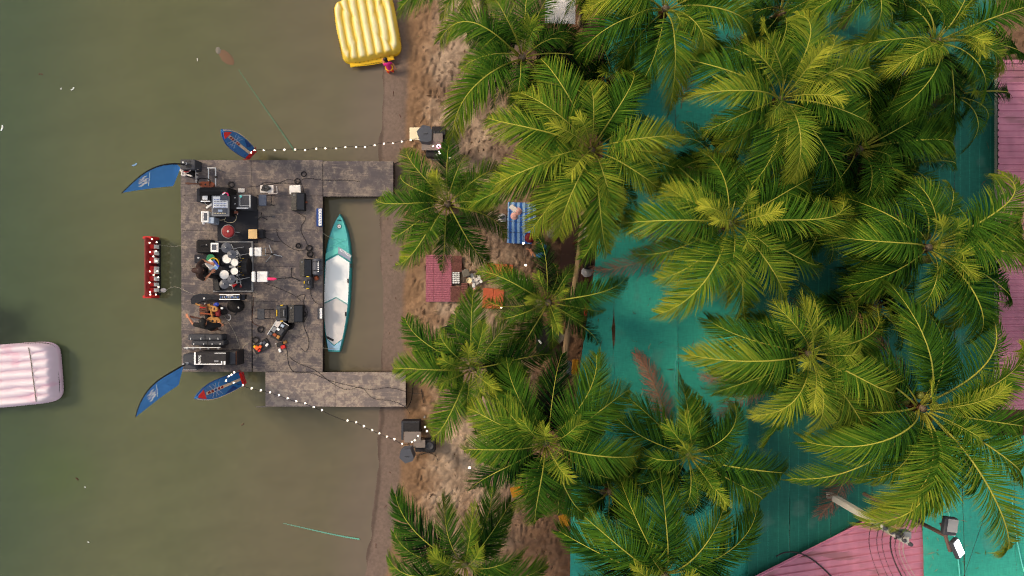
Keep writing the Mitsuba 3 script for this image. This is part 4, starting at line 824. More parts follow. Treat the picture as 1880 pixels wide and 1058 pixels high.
# ------------------------------------------------------------------ strings of lamps
def string_lights(bulbs, label, extra=(), zs=1.7, rad=.033):
    key = thing('string_lights', label, 'string lights'); P = [W(a, b, z) for a, b, z in bulbs]
    part(key, 'cable', tube(spline([p + [0, 0, .06] for p in P], 10 * len(P)), 0.008, 4), 'cable')
    for p in P + [W(a, b, z) for a, b, z in extra]:
        m = trimesh.creation.icosphere(2, rad * 0.8); m.apply_scale([1, 1, 1.25]); m.apply_translation(p)
        k = part(key, 'bulb', ply(m, 'white_plastic', smooth=True, emitter=bulb_em()), None)
        nk = number(k + '__socket'); scene[nk] = ply(cyl(p + [0, 0, .04], p + [0.012, -.01, .11], .02, .012, 8), 'white_plastic')
up = [(461, 280, 2.0), (467, 276, 2.0), (484, 276, 1.75), (504.5, 276, 1.65), (522, 275, 1.6), (541.7, 274.5, 1.56), (560, 275.5, 1.52), (580.5, 273, 1.52), (597.5, 272.5, 1.52), (617, 272.5, 1.52), (634, 270, 1.52), (653.7, 269.8, 1.54), (669.7, 269.8, 1.56), (687.6, 266.5, 1.6), (704.6, 263.6, 1.65), (721, 263, 1.7), (737.5, 260, 1.76), (753.6, 256.8, 1.8), (770, 256, 1.85), (791, 263, 1.3), (795, 268, 1.2)]
string_lights(up, 'lit lamp string from the upper small board across the water to the upper speaker', [(827, 273, 2.6), (825.5, 289.5, 2.6), (807, 282, 1.1), (806, 278, 1.12)])
lo = [(430, 684, 2.2), (425, 688, 2.2), (420, 691, 2.3), (415, 699, 2.3), (429.4, 703, 2.1), (446.4, 707.7, 1.9), (462, 713.3, 1.8), (479, 717, 1.72), (496, 721, 1.66), (512, 726, 1.62), (528, 731.7, 1.6), (544, 737, 1.6), (560.4, 741, 1.6), (575.7, 747.4, 1.6), (591, 753.5, 1.6), (638, 772.3, 1.62), (654, 775.5, 1.64), (667.7, 783, 1.68), (683.4, 790, 1.7), (696.4, 796, 1.74), (710.2, 802, 1.78), (724, 806.6, 1.82), (738.3, 815, 1.86), (756, 811.6, 1.4), (761.3, 808.7, 1.3), (767.6, 800.6, 1.2)]
string_lights(lo, 'lit lamp string from the lower small board over the stage arm to the lower speaker', [(780, 784.5, 1.6), (783.5, 792, 1.6), (793, 779, 1.6)])
gl = thing('string_lights', 'few lit lamps hung loose on a thin wire over the sand among the palms', 'string lights')
gp = [(961, 447, 1.9), (965, 487, 1.9), (921, 566, 1.9), (862, 859, 2.0)]
part(gl, 'cable', tube(spline([W(a, b, z + .06) for a, b, z in [(1000, 400, 2.2)] + gp[:3] + [(880, 700, 2.2), gp[3]]], 50), .006, 4), 'cable')
for a, b, z in gp:
    m = trimesh.creation.icosphere(2, .036); m.apply_translation(W(a, b, z)); k = part(gl, 'bulb', ply(m, 'white_plastic', smooth=True, emitter=bulb_em()), None)
    nk = number(k + '__socket'); scene[nk] = ply(cyl(W(a, b, z + .035), W(a, b, z + .1), .02, .014, 8), 'white_plastic')
# ------------------------------------------------------------------ equipment on the stage
Z0 = ZD
def crate(x0, y0, x1, y1, h, m, name, label, cat, r=0.0, z=Z0, bev=.015, group=None):
    k = thing(name, label, cat, group); part(k, 'body', pbox(x0, y0, x1, y1, z, h, r, bev), m); return k
def pc_(px, py, z): return W(px, py, z)

# corner boxes that the flags stand on
k = crate(331, 293, 358, 311, .55, 'charcoal', 'monitor_speaker', 'charcoal speaker box at the upper left stage corner behind the flag foot', 'speaker')
part(k, 'grille', pbox(341, 295, 350, 298, Z0 + .552, .012), 'black_vinyl'); part(k, 'handle', pbox(341, 301, 351, 308, Z0 + .552, .012), 'black_vinyl')
k = thing('rope_bundle', 'pale knotted cloth straps at the foot of the upper flag', 'strap')
for pts in ([(331, 312), (338, 317), (346, 315), (350, 311)], [(333, 314), (339, 320), (347, 322), (352, 324)], [(331, 310), (336, 314), (334, 319), (341, 322)]):
    part(k, 'strap', tube(spline([W(a, b, .75 + .03 * i) for i, (a, b) in enumerate(pts)], 16), .032, 6), 'bag_pale', smooth=True)
part(k, 'strap', tube(spline([W(338, 315, .84), W(343, 316, .86), W(348, 313, .84)], 8), .022, 6), 'dark_red', smooth=True)
part(k, 'weight_bag', blob_ := box([*W(350, 317, .6)[:2], Z0], [.3, .3, .3], .3, .05), 'black_cloth')
# aluminium frame and stand
k = thing('equipment_rack', 'empty rectangular aluminium stand near the upper left stage corner', 'stand')
for a, b in (((383, 309), (383, 341)), ((396, 309), (396, 343)), ((381, 309), (397, 309)), ((384, 341), (397, 342))):
    part(k, 'rail', tube([W(*a, .85), W(*b, .85)], .028, 6), 'aluminium')
for a in ((383, 310), (396, 310), (383, 340), (396, 341)): part(k, 'leg', cyl(W(*a, .85), [*W(*a, .85)[:2], Z0], .018, n=6), 'aluminium')
part(k, 'clamp', pbox(394, 323, 398, 327, .84, .07), 'black_vinyl')
k = thing('guitar_stand', 'grey multi guitar stand with pegs left of the aluminium frame', 'stand')
part(k, 'bar', tube([W(358.5, 308, .8), W(361, 336, .8)], .018, 6), 'grey_trim')
for y in (311, 318, 325, 332): part(k, 'peg', tube([W(359, y, .8), W(364, y, .84)], .016, 5), 'aluminium')
for y in (310, 334): part(k, 'leg', cyl(W(359, y, .8), [W(357, y, .8)[0], W(357, y, .8)[1], Z0], .015, n=6), 'grey_trim')

def stringed(body, neck_end, z, w, ln, name, label, cat, m='guitar_wood'):
    """Guitar or fiddle lying with its top up: body centre, head position (photo), height."""
    k = thing(name, label, cat); b = W(*body, z); e = W(*neck_end, z + .05); d = e - b; d /= np.linalg.norm(d); s = np.array([-d[1], d[0], 0]); s /= np.linalg.norm(s)
    an = np.linspace(0, 2 * np.pi, 40)[:-1]; pts = []
    for a in an:
        u = math.cos(a); wv = math.sin(a) * (1 - .28 * math.exp(-((u - .1) / .3) ** 2) - .16 * max(u, 0)); pts.append(b[:2] + d[:2] * u * ln / 2 + s[:2] * wv * w / 2)
    part(k, 'body', prism(pts, z - .09, z), m)
    part(k, 'sound_hole', cyl(b + d * .07 * ln + [0, 0, .0], b + d * .07 * ln + [0, 0, .004], .11 * w, n=14), 'black_vinyl')
    part(k, 'neck', tube([b + d * ln * .3 + [0, 0, .02], e], [.026, .02], 6), 'dark_wood'); part(k, 'head', box([e[0], e[1], e[2] - .02], [.16, .07, .03], math.atan2(d[1], d[0])), 'dark_wood')
    part(k, 'bridge', box([*(b - d * ln * .22)[:2], z], [.03, w * .35, .012], math.atan2(d[1], d[0]), .004), 'dark_wood'); return k
stringed((379, 339), (345, 337), 1.0, .26, .52, 'fiddle', 'red brown fiddle resting on the guitar stand at the upper left', 'instrument')
solo('guitar_strap', tube(spline([W(363, 336, .98), W(367, 328, 1.06), W(376, 328, 1.08), W(384, 330, 1.06), W(385, 337, 1.0)], 24), .02, 5), 'black_cloth', 'black strap arched over the red brown fiddle', 'strap', smooth=True)

# mixing corner
k = crate(366, 344, 419, 358, .75, 'black_cloth', 'flight_case', 'long black equipment case behind the mixing desk', 'case'); part(k, 'lid_rib', pbox(368, 350, 417, 351.5, Z0 + .752, .01), 'black_vinyl')
k = crate(361, 346, 368, 371, .55, 'black_felt', 'gear_bag', 'tall black gear bag standing left of the mixing desk', 'bag'); part(k, 'strap', pbox(362, 357, 367, 359, Z0 + .552, .02), 'black_vinyl')
k = thing('mixing_desk', 'mixing desk with white channel strips and a dark master section', 'mixing desk'); part(k, 'stand', pbox(390, 362, 418, 395, Z0, .70), 'black_vinyl')
part(k, 'chassis', pbox(388.5, 359.5, 420, 397, Z0 + .70, .10), 'grey_trim'); part(k, 'channel_section', pbox(391, 361, 418, 382, Z0 + .802, .02), 'white_plastic'); part(k, 'master_section', pbox(391, 383, 417, 394, Z0 + .802, .02), 'slate')
for j, y in enumerate((366, 369.5, 373.5, 377, 380)):
    for i in range(9):
        part(k, 'fader', pbox(393 + i * 2.6, y, 394.3 + i * 2.6, y + 1.4, Z0 + .822, .015, bev=.004), 'slate' if j % 2 else 'stripe_blue')
part(k, 'display', pbox(400, 385, 408, 389, Z0 + .822, .012), 'board_pale')
for i in range(8): part(k, 'knob', pbox(392 + i * 3, 391, 393.6 + i * 3, 392.6, Z0 + .822, .02, bev=.004), 'cream')
solo('tablet', pbox(404, 357.5, 418, 368, Z0 + .85, .02), 'slate', 'dark grey tablet lying over the upper right corner of the mixing desk', 'tablet')
k = thing('cable_hook', 'pink and white curled cable at the top corner of the tablet', 'cable'); part(k, 'loop', tube(spline([W(409, 357, 1.35), W(413, 354, 1.38), W(418, 356, 1.37), W(419, 360, 1.35)], 14), .022, 6), 'mag_pink', smooth=True); part(k, 'end', tube(spline([W(408, 357, 1.36), W(412, 355, 1.4), W(414, 353, 1.4)], 8), .02, 6), 'white_plastic')
k = thing('laptop_stand', 'white laptop stand with a small white device left of the mixing desk', 'stand')
part(k, 'bar', pbox(368, 356, 386, 358.5, Z0 + .6, .03), 'white_plastic'); part(k, 'bar', pbox(368, 368.5, 386, 371, Z0 + .6, .03), 'white_plastic'); part(k, 'device', pbox(371, 359, 381, 367, Z0 + .63, .05, bev=.02), 'white_plastic'); part(k, 'base', pbox(368, 357, 386, 370, Z0, .59), 'black_vinyl')
solo('power_strip', pbox(377, 376, 391, 380, Z0 + .3, .05, .6), 'white_plastic', 'slanted white power strip between the laptop stand and the silver unit', 'power strip')
k = thing('rack_unit', 'white keyed rack unit with black side rails at the lower left of the mixing desk', 'rack unit'); part(k, 'frame', pbox(369, 388, 383, 408, Z0, .5), 'white_plastic'); part(k, 'panel', pbox(374, 391, 380, 405, Z0 + .502, .012), 'slate'); part(k, 'foot', pbox(371, 408, 374, 412, Z0 + .3, .1), 'white_plastic')
for i in range(7): part(k, 'key', pbox(370, 390 + i * 2.4, 373, 391.6 + i * 2.4, Z0 + .502, .012, bev=.003), 'bag_pale')
k = crate(382, 399, 393, 410, .45, 'board_pale', 'silver_box', 'silver grey box beside the white rack unit', 'box'); part(k, 'lid_edge', pbox(382, 409, 393, 410.2, Z0 + .3, .14), 'grey_trim')
k = crate(419, 358, 438, 384, .5, 'crate_black', 'flight_case', 'black latched case between the mixing desk and the silver edged case', 'case')
for y in (362, 373): part(k, 'latch', pbox(430, y, 432.5, y + 2.5, Z0 + .502, .02), 'chrome')
k = crate(436, 358, 461, 384, .62, 'charcoal', 'flight_case', 'grey lidded case with silver edges right of the mixing desk', 'case')
for r_ in ((440, 358, 459, 359), (440, 377.6, 459, 378.6), (440, 358, 441, 378.6), (457.5, 358, 460, 381), (434, 381, 456, 383.6)): part(k, 'edge_trim', pbox(*r_, Z0 + .622, .012, bev=.003), 'aluminium')
part(k, 'corner_tape', pbox(440, 358.5, 444, 363, Z0 + .63, .006, .5), 'sup_teal')
solo('paper_sheet', pbox(437, 346, 449, 353.5, Z0 + .02, .008, bev=.002), 'white_cloth', 'white sheet of paper with rounded corners above the silver edged case', 'paper')
k = thing('headphones', 'brown headphones on the floor below the black latched case', 'headphones'); part(k, 'band', tube([W(432 + 4.6 * math.cos(a), 392 + 4.6 * math.sin(a), .55) for a in np.linspace(2.5, 6.9, 16)], .016, 5), 'bag_pale')
for a, b in ((430, 390.5), (434.5, 390)): part(k, 'ear_cup', cyl(W(a, b, .5), W(a, b, .58), .05, n=12), 'guitar_wood')
def cable(pts, label, m='cable', r=.0075, z=.462, n=40):
    return solo('cable', tube(spline([W(a, b, z if len(q) == 0 else q[0]) for a, b, *q in pts], n), r, 5), m, label, 'cable', smooth=True)
cable([(398, 402), (408, 404), (414, 401), (414, 397)], 'pale cable looped below the mixing desk', 'cream', .009)
cable([(411, 405), (420, 409), (430, 407), (434, 400), (433, 396)], 'pale cable running from the brown headphones', 'cream', .009)
cable([(376, 371, .9), (378, 375, .8), (383, 378, .78)], 'white lead between the laptop stand and the power strip', 'white_plastic', .01)
# floor carpet of the drummer
solo('drum_carpet', pbox(399, 385, 474, 446, Z0, .012, bev=.003), 'black_felt', 'black carpet square under the red drum stool and the wooden box drum', 'carpet')
k = thing('drum_stool', 'round red drum stool on the black carpet', 'stool'); part(k, 'seat', lathe([(0, 0), (.205, .0), (.215, .03), (.205, .07), (.17, .095), (0, .10)], W(418, 425, .95) * [1, 1, 0] + [0, 0, .87], 28), 'dark_red', smooth=40); part(k, 'button', lathe([(0, 0), (.04, 0), (.03, .02), (0, .024)], [*W(418.5, 425, .97)[:2], .968], 10), 'bag_pale')
part(k, 'post', cyl([*W(418, 425, .9)[:2], Z0 + .1], [*W(418, 425, .9)[:2], .88], .02, n=8), 'chrome')
for a in (0, 2.1, 4.2): c_ = W(418, 425, .9); part(k, 'leg', cyl([c_[0], c_[1], .72], [c_[0] + .24 * math.cos(a), c_[1] + .24 * math.sin(a), Z0 + .01], .013, n=6), 'chrome')
part(k, 'seat_rim', lathe([(.21, 0), (.235, .0), (.235, .04), (.21, .04)], [*W(418, 425, .9)[:2], .84], 28), 'grey_trim')
k = thing('box_drum', 'light wooden box drum with a square playing face upward', 'drum'); part(k, 'shell', pbox(456, 421.5, 471.5, 438, Z0, .47), 'dark_wood'); part(k, 'face', pbox(455.5, 421, 472, 438.5, Z0 + .472, .012, .02), 'tan_wood')
k = crate(472, 421, 482, 437, .32, 'black_felt', 'gear_bag', 'small dark bag right of the wooden box drum', 'bag'); part(k, 'handle', tube(spline([W(474, 425, .8), W(477, 429, .86), W(474, 433, .8)], 8), .012, 5), 'black_vinyl')

# drum riser and kit
k = thing('drum_riser', 'low drum riser with black carpet top and grey metal edge', 'platform'); part(k, 'deck', pbox(391, 445, 461.5, 534, Z0, .10), 'black_felt')
for r_ in ((391, 443, 464, 445.4), (391, 533.8, 464, 536.2), (461.6, 445.5, 464, 533.7)): part(k, 'edge', pbox(*r_, Z0, .115, bev=.006), 'grey_trim')
ZR = Z0 + .10
kit = thing('drum_kit', 'drum kit with white heads and dark cymbals on the riser', 'drum kit')
def drum(px, py, rpx, ztop, h, m='black_vinyl', head='drum_head'):
    c_ = W(px, py, ztop); r_ = rpx * (H - ztop) / F
    d_ = part(kit, 'drum', lathe([(0, 0), (r_ * .97, 0), (r_ * .97, h), (0, h)], [c_[0], c_[1], ztop - h - .012], 24), m, smooth=40)
    nk = number(d_ + '__head'); scene[nk] = ply(lathe([(0, 0.012), (r_ * .93, .012), (r_ * .93, 0.0)], [c_[0], c_[1], ztop - .012], 24), head)
    nk = number(d_ + '__hoop'); scene[nk] = ply(lathe([(r_ * .95, 0), (r_ * 1.02, 0), (r_ * 1.02, .03), (r_ * .95, .03), (r_ * .95, 0)], [c_[0], c_[1], ztop - .02], 24), 'chrome', smooth=40)
    for a in np.arange(6) * math.pi / 3: nk = number(d_ + '__lug'); scene[nk] = ply(box([c_[0] + r_ * math.cos(a), c_[1] + r_ * math.sin(a), ztop - h * .6], [.025, .025, .06], a, .005), 'chrome')
    for a in (0.5, 2.6, 4.7): nk = number(d_ + '__leg'); scene[nk] = ply(cyl([c_[0] + r_ * .8 * math.cos(a), c_[1] + r_ * .8 * math.sin(a), ztop - h], [c_[0] + r_ * .9 * math.cos(a), c_[1] + r_ * .9 * math.sin(a), ZR], .012, n=6), 'chrome')
drum(416.5, 475.5, 8.2, 1.2, .16); drum(430.5, 482, 6.9, 1.38, .24); drum(430.3, 498.2, 6.7, 1.38, .24); drum(411.8, 504.5, 8.4, 1.15, .36)
# bass drum lying on its side
c_ = W(446, 490, ZR + .29); R_ = .285
def onside(prof): m = trimesh.creation.revolve(np.array(prof, float), sections=28); rot(m, math.pi / 2, [0, 1, 0]); m.apply_translation([c_[0], c_[1], ZR + .29]); return m
bd_ = part(kit, 'bass_drum', onside([(0, -.17), (R_ * .96, -.17), (R_ * .96, .2), (0, .2)]), 'black_vinyl', smooth=40)
for s_ in (-.18, .18): nk = number(bd_ + '__hoop'); scene[nk] = ply(onside([(R_ * .94, s_), (R_ * 1.04, s_), (R_ * 1.04, s_ + .04), (R_ * .94, s_ + .04), (R_ * .94, s_)]), 'chrome' if s_ < 0 else 'black_vinyl', smooth=40)
for a in np.arange(8) * math.pi / 4: nk = number(bd_ + '__lug'); scene[nk] = ply(box([c_[0], c_[1] + R_ * math.cos(a), ZR + .29 + R_ * math.sin(a) - .02], [.08, .03, .03], 0, .006), 'gold')
part(kit, 'bass_badge', pbox(458, 487, 460.5, 494, ZR, .02), 'white_plastic'); part(kit, 'pedal', pbox(420, 488, 434, 492, ZR, .05), 'chrome')
def cymbal(px, py, rpx, z, tilt, ta):
    c_ = W(px, py, z); r_ = rpx * (H - z) / F; m = lathe([(0, .035), (.03, .03), (.05, .008), (r_ * .6, 0), (r_, -.02), (r_ * .98, -.026), (r_ * .6, -.006), (0, 0.02)], [0, 0, 0], 28)
    rot(m, tilt, [math.cos(ta), math.sin(ta), 0]); m.apply_translation(c_); y_ = part(kit, 'cymbal', m, 'cymbal_dark', smooth=40)
    nk = number(y_ + '__stand'); scene[nk] = ply(cyl([c_[0], c_[1], ZR + .1], c_, .012, n=6), 'chrome')
    nk = number(y_ + '__nut'); scene[nk] = ply(cyl(c_ + [0, 0, .03], c_ + [0, 0, .07], .014, n=6), 'chrome')
    for a in (0.3, 2.4, 4.5): nk = number(y_ + '__foot'); scene[nk] = ply(cyl([c_[0], c_[1], ZR + .3], [c_[0] + .25 * math.cos(a), c_[1] + .25 * math.sin(a), ZR + .01], .011, n=5), 'chrome')
cymbal(415.5, 455, 9.6, 1.45, .12, 1); cymbal(425.5, 467, 8.2, 1.55, .15, 2); cymbal(411.5, 521.5, 9.0, 1.5, .1, 3); cymbal(424.5, 512.5, 8.0, 1.6, .14, 4)
for px, py in ((437, 468), (436, 511)):
    for j in range(4):
        a = rng.uniform(0, 6); p = W(px + rng.uniform(-3, 3), py + rng.uniform(-4, 4), ZR + .5); part(kit, 'clamp', tube([p, p + [.1 * math.cos(a), .1 * math.sin(a), .05]], .016, 5), 'chrome')
solo('drum_pad', lathe([(0, 0), (.19, 0), (.19, .05), (0, .06)], [*W(395, 480, ZR)[:2], ZR], 20), 'black_vinyl', 'black round pad on the riser beside the drummer', 'drum pad')
k = thing('drinks_bottle', 'small red bottle and white tube lying on the riser near the lower cymbals', 'bottle'); part(k, 'body', cyl(W(427, 526, ZR + .05), W(434, 521, ZR + .05), .05, .045, 10), 'bright_red'); part(k, 'cap', cyl(W(419.5, 522.5, ZR + .05), W(427, 525, ZR + .05), .028, n=8), 'white_plastic')
solo('drumstick_bag', pbox(440, 522, 444, 528, ZR, .03), 'dark_red', 'small dark red pouch on the riser near the lower right corner', 'pouch')
k = thing('paper_folder', 'white paper, blue folder and green plate held by the drummer', 'folder'); zf = 1.12
part(k, 'paper', pbox(379, 478, 393, 494, zf + .03, .008, -.75 * 0 + .72, bev=.002), 'white_cloth'); part(k, 'folder', pbox(384, 480, 400, 496, zf, .02, .72), 'royal_blue'); part(k, 'sleeve', pbox(390, 489, 400, 496, zf + .022, .006, .6), 'stripe_light')
solo('yellow_ring', tube([W(392 + 9.5 * math.cos(a), 484 + 10 * math.sin(a), .93) for a in np.linspace(0, 6.283, 30)], .02, 6), 'yellow_plastic', 'yellow rimmed practice pad behind the blue folder', 'practice pad', smooth=True)
solo('green_dish', lathe([(0, 0), (.13, 0.0), (.15, .03), (0, .02)], [*W(387, 475, .9)[:2], .88], 18), 'green_plastic', 'green round dish above the white paper', 'dish')
k = thing('drum_module', 'white framed drum module with a dark screen by the upper cymbals', 'drum module'); part(k, 'frame', pbox(386.5, 446, 401, 463, 1.1, .06), 'white_plastic'); part(k, 'screen', pbox(389, 449, 397, 459, 1.162, .01), 'slate'); part(k, 'post', cyl([*W(394, 455, 1.1)[:2], Z0], [*W(394, 455, 1.1)[:2], 1.1], .02, n=6), 'chrome')
for i in range(6): part(k, 'pad_key', pbox(397.5, 448 + i * 2.2, 400, 449.5 + i * 2.2, 1.162, .012, bev=.003), 'bag_pale')
k = crate(359, 440, 389, 465, .42, 'black_cloth', 'drum_case', 'black soft drum bag left of the white framed drum module', 'case', bev=.06); part(k, 'zip', pbox(361, 462, 387, 463, Z0 + .422, .01), 'black_vinyl'); part(k, 'badge', pbox(378, 449, 380, 452, Z0 + .422, .012), 'chrome'); part(k, 'handle', tube(spline([W(368, 452, .88), W(374, 450, .95), W(380, 452, .88)], 8), .015, 5), 'black_vinyl')
k = crate(356, 467, 388, 483, .3, 'black_felt', 'drum_case', 'flat black case between the soft drum bag and the drummer', 'case', bev=.03); part(k, 'buckle', pbox(362, 472, 366, 475, Z0 + .302, .02), 'chrome'); part(k, 'strap', pbox(357, 475, 387, 476.5, Z0 + .302, .008), 'black_vinyl')
solo('floor_pedal', pbox(392, 513, 402, 534, ZR, .16, .2), 'black_vinyl', 'black hi-hat pedal unit at the lower left of the riser', 'pedal')

# chairs, stands, monitors
def folding_chair(seat, back_side, zs, m, frame, label, group, fx=None, wpx=18, bw=9, foot=24):
    """Seat rectangle (photo), the side its backrest is on (-1 left, 1 right)."""
    k = thing('folding_chair', label, 'chair', group); x0, y0, x1, y1 = seat; part(k, 'seat', pbox(x0, y0, x1, y1, Z0 + zs - .04, .04, 0, .025), m, smooth=30)
    xb = x0 - 3 if back_side < 0 else x1 + 3; xo = xb + back_side * bw
    a, b = W(xb, y0, Z0 + zs), W(xb, y1, Z0 + zs)
    if bw: part(k, 'backrest', pbox(min(xb, xo), y0, max(xb, xo), y1, Z0 + zs + .32, .07, 0, .03), m, smooth=30)
    for y in (y0 + 2.5, y1 - 2.5):
        p = W((x0 + x1) / 2, y, Z0 + zs); f0 = W(xo if bw else xb, y, Z0 + zs + .3)
        part(k, 'leg', tube([f0, W(xb, y, Z0 + zs - .02), W(x1 + foot if back_side < 0 else x0 - foot, y + (1.5 if y > y0 + 5 else -1.5), Z0 + .01)], .013, 6), frame)
        part(k, 'leg', tube([W(x1 if back_side < 0 else x0, y, Z0 + zs - .03), W(x0 - 2 if back_side < 0 else x1 + 2, y, Z0 + .01)], .013, 6), frame)
    part(k, 'crossbar', tube([W((x1 + foot * .6) if back_side < 0 else x0 - foot * .6, y0 + 1.5, Z0 + zs * .42), W((x1 + foot * .6) if back_side < 0 else x0 - foot * .6, y1 - 1.5, Z0 + zs * .42)], .012, 6), frame); return k
folding_chair((474.5, 357.5, 489, 378), -1, .45, 'blue_grey_pad', 'black_vinyl', 'dark padded folding chair with black legs below the upper sheet of paper', None, bw=0, foot=15)
folding_chair((472, 567, 485.5, 587), -1, .45, 'charcoal', 'black_vinyl', 'dark padded folding chair left of the lower toolbox', None, bw=0, foot=17)
folding_chair((467, 454.5, 480, 470.5), -1, .45, 'white_plastic', 'aluminium', 'white folding chair with bare metal legs beside the tripod stand', None, bw=6.5, foot=12)
folding_chair((471.5, 498.5, 491, 518), -1, .5, 'white_plastic', 'grey_trim', 'larger white padded chair below the tripod stand, a pink microphone beside it', None, bw=7, foot=3)
k = thing('tripod_stand', 'bare metal tripod stand right of the white folding chair', 'stand'); c_ = W(500, 467, .6)
for a, b in ((494, 450), (518, 471), (488.5, 481)): part(k, 'leg', tube([c_, W(a, b, Z0 + .01)], .018, 6), 'aluminium')
part(k, 'hub', cyl(c_ - [0, 0, .05], c_ + [0, 0, .1], .04, n=10), 'black_vinyl'); part(k, 'pole', cyl(c_, c_ + [0, 0, .7], .013, n=8), 'black_vinyl')
k = thing('microphone_stand', 'microphone stand with a pink microphone in the middle of the stage', 'microphone stand'); part(k, 'microphone', tube([W(491.5, 512, 1.5), W(503, 512.5, 1.5), W(508, 512, 1.5)], [.05, .05, .02], 10), 'mag_pink', smooth=True)
part(k, 'boom', tube([W(508, 512, 1.5), W(535, 509.5, 1.45)], .014, 6), 'black_vinyl'); part(k, 'pole', cyl(W(535, 509.5, 1.48), [*W(536, 509, Z0)[:2], Z0 + .02], .013, n=8), 'black_vinyl')
for a, b in ((535, 492), (551, 516), (523, 511)): part(k, 'leg', tube([W(535.5, 509, Z0 + .12), W(a, b, Z0 + .01)], .012, 6), 'black_vinyl')
k = thing('microphone_stand', 'thin black microphone stand above the wooden box drum', 'microphone stand'); part(k, 'boom', tube([W(468, 399, 1.5), W(500, 398, 1.4)], .011, 6), 'black_vinyl'); part(k, 'pole', cyl(W(481, 398.5, 1.45), [*W(481, 398.5, Z0)[:2], Z0], .012, n=8), 'black_vinyl')
for a, b in ((480, 390), (491, 404), (472, 405)): part(k, 'leg', tube([[*W(481, 398.5, Z0)[:2], Z0 + .1], W(a, b, Z0 + .01)], .011, 6), 'black_vinyl')
part(k, 'microphone', tube([W(500, 398, 1.4), W(505, 397.5, 1.4)], [.022, .03], 8), 'charcoal')
k = thing('music_stand', 'white sheet on a low stand with a black fan like clamp on top', 'music stand'); part(k, 'sheet', pbox(477.5, 340, 502, 354, .8, .012, bev=.003), 'bag_pale'); part(k, 'clip', pbox(479, 345, 497, 349.5, .84, .03, .15), 'black_vinyl'); part(k, 'clamp', lathe([(.05, 0), (.12, 0), (.12, .05), (.05, .05), (.05, 0)], [*W(487, 345, .9)[:2], .84], 14), 'black_vinyl')
part(k, 'edge', tube([W(508, 342, .8), W(509, 355, .8), W(492, 356, .8)], .012, 5), 'bag_pale'); part(k, 'pole', cyl([*W(490, 347, .8)[:2], Z0], [*W(490, 347, .8)[:2], .79], .015, n=6), 'black_vinyl')
def wedge(x0, y0, x1, y1, label, side=1):
    k = thing('floor_monitor', label, 'speaker'); h = .36
    a, b = W(x0, y1, Z0 + .2), W(x1, y0, Z0 + .2); wdt = b[0] - a[0]
    pr_ = [(0, 0), (wdt, 0), (wdt, h * .55), (wdt * .45, h), (0, h * .9)] if side > 0 else [(0, 0), (wdt, 0), (wdt, h * .9), (wdt * .55, h), (0, h * .55)]
    m = trimesh.creation.extrude_polygon(sg.Polygon(pr_), b[1] - a[1], engine='earcut'); rot(m, math.pi / 2, [1, 0, 0]); m.apply_translation([a[0], b[1], Z0]); part(k, 'cabinet', m, 'black_vinyl')
    s0, s1 = ((wdt * .48, h * .98), (wdt * .97, h * .58)) if side > 0 else ((wdt * .52, h * .98), (wdt * .03, h * .58))
    v = np.array([[a[0] + s0[0], a[1] + .03, Z0 + s0[1] + .012], [a[0] + s1[0], a[1] + .03, Z0 + s1[1] + .012], [a[0] + s1[0], b[1] - .03, Z0 + s1[1] + .012], [a[0] + s0[0], b[1] - .03, Z0 + s0[1] + .012]])
    part(k, 'grille', (v, [[0, 1, 2, 3]]), 'charcoal')
    part(k, 'handle', box([a[0] + wdt * .25, b[1] - .1, Z0 + h * .96], [.05, .05, .02]), 'grey_trim'); return k
wedge(536.5, 354.5, 559, 387, 'black wedge monitor below the white cloth in the upper right of the stage')
wedge(552, 476, 572, 508, 'black wedge monitor beside the rolled blue bag at the right stage edge')
wedge(531, 560, 556, 592, 'black wedge monitor right of the lower black toolbox')
solo('white_towel', pbox(531, 340, 552, 356, Z0 + .2, .05, .06, .02), 'white_cloth', 'white folded towel above the upper black wedge monitor', 'towel')
solo('lighter', cyl(W(561, 372, .48), W(564, 371, .48), .03, n=8), 'guitar_wood', 'small red brown can right of the upper black wedge monitor', 'can')
for i, (r_, lab) in enumerate((((580.5, 382.5, 591, 415.5), 'long dark blue box with a white lettered label at the upper right stage edge'), ((582.5, 565, 592, 586), 'short dark box with a white lettered label at the lower right stage edge'))):
    k = crate(r_[0], r_[1], r_[2], r_[3], .16, 'board_blue_dark' if i == 0 else 'charcoal', 'label_box', lab, 'box'); part(k, 'label_plate', pbox(r_[0] + 4.6, r_[1] + 1, r_[2] - .6, r_[3] - 1, Z0 + .162, .006, bev=.002), 'white_plastic')
    n_ = 9 if i == 0 else 6
    for j in range(n_): y = r_[1] + 3 + j * (r_[3] - r_[1] - 6) / n_; part(k, 'print_mark', pbox(r_[0] + 6.2, y, r_[2] - 2.2, y + 1.6, Z0 + .168, .003, bev=.001), 'stripe_blue')
k = thing('dry_bag', 'rolled blue grey waterproof bag with white lettering at the right stage edge', 'bag'); a, b = W(582, 476, .68), W(582, 504, .68); a[2] = b[2] = .62; part(k, 'body', tube([a + [0, .03, 0], a, a - [0, .03, 0], b + [0, .03, 0], b, b - [0, .03, 0]], [.06, .15, .165, .165, .15, .06], 18), 'slate', smooth=40)
for j in range(6): part(k, 'print_mark', box([a[0] + .07, a[1] - .1 - .065 * j, .772], [.05, .035, .006], .1, .002), 'white_plastic')
for y in (481, 497): part(k, 'strap', tube([[a[0] + .17 * math.cos(t), W(0, y, .68)[1], .62 + .17 * math.sin(t)] for t in np.linspace(0, 6.28, 18)], .012, 4), 'black_vinyl')
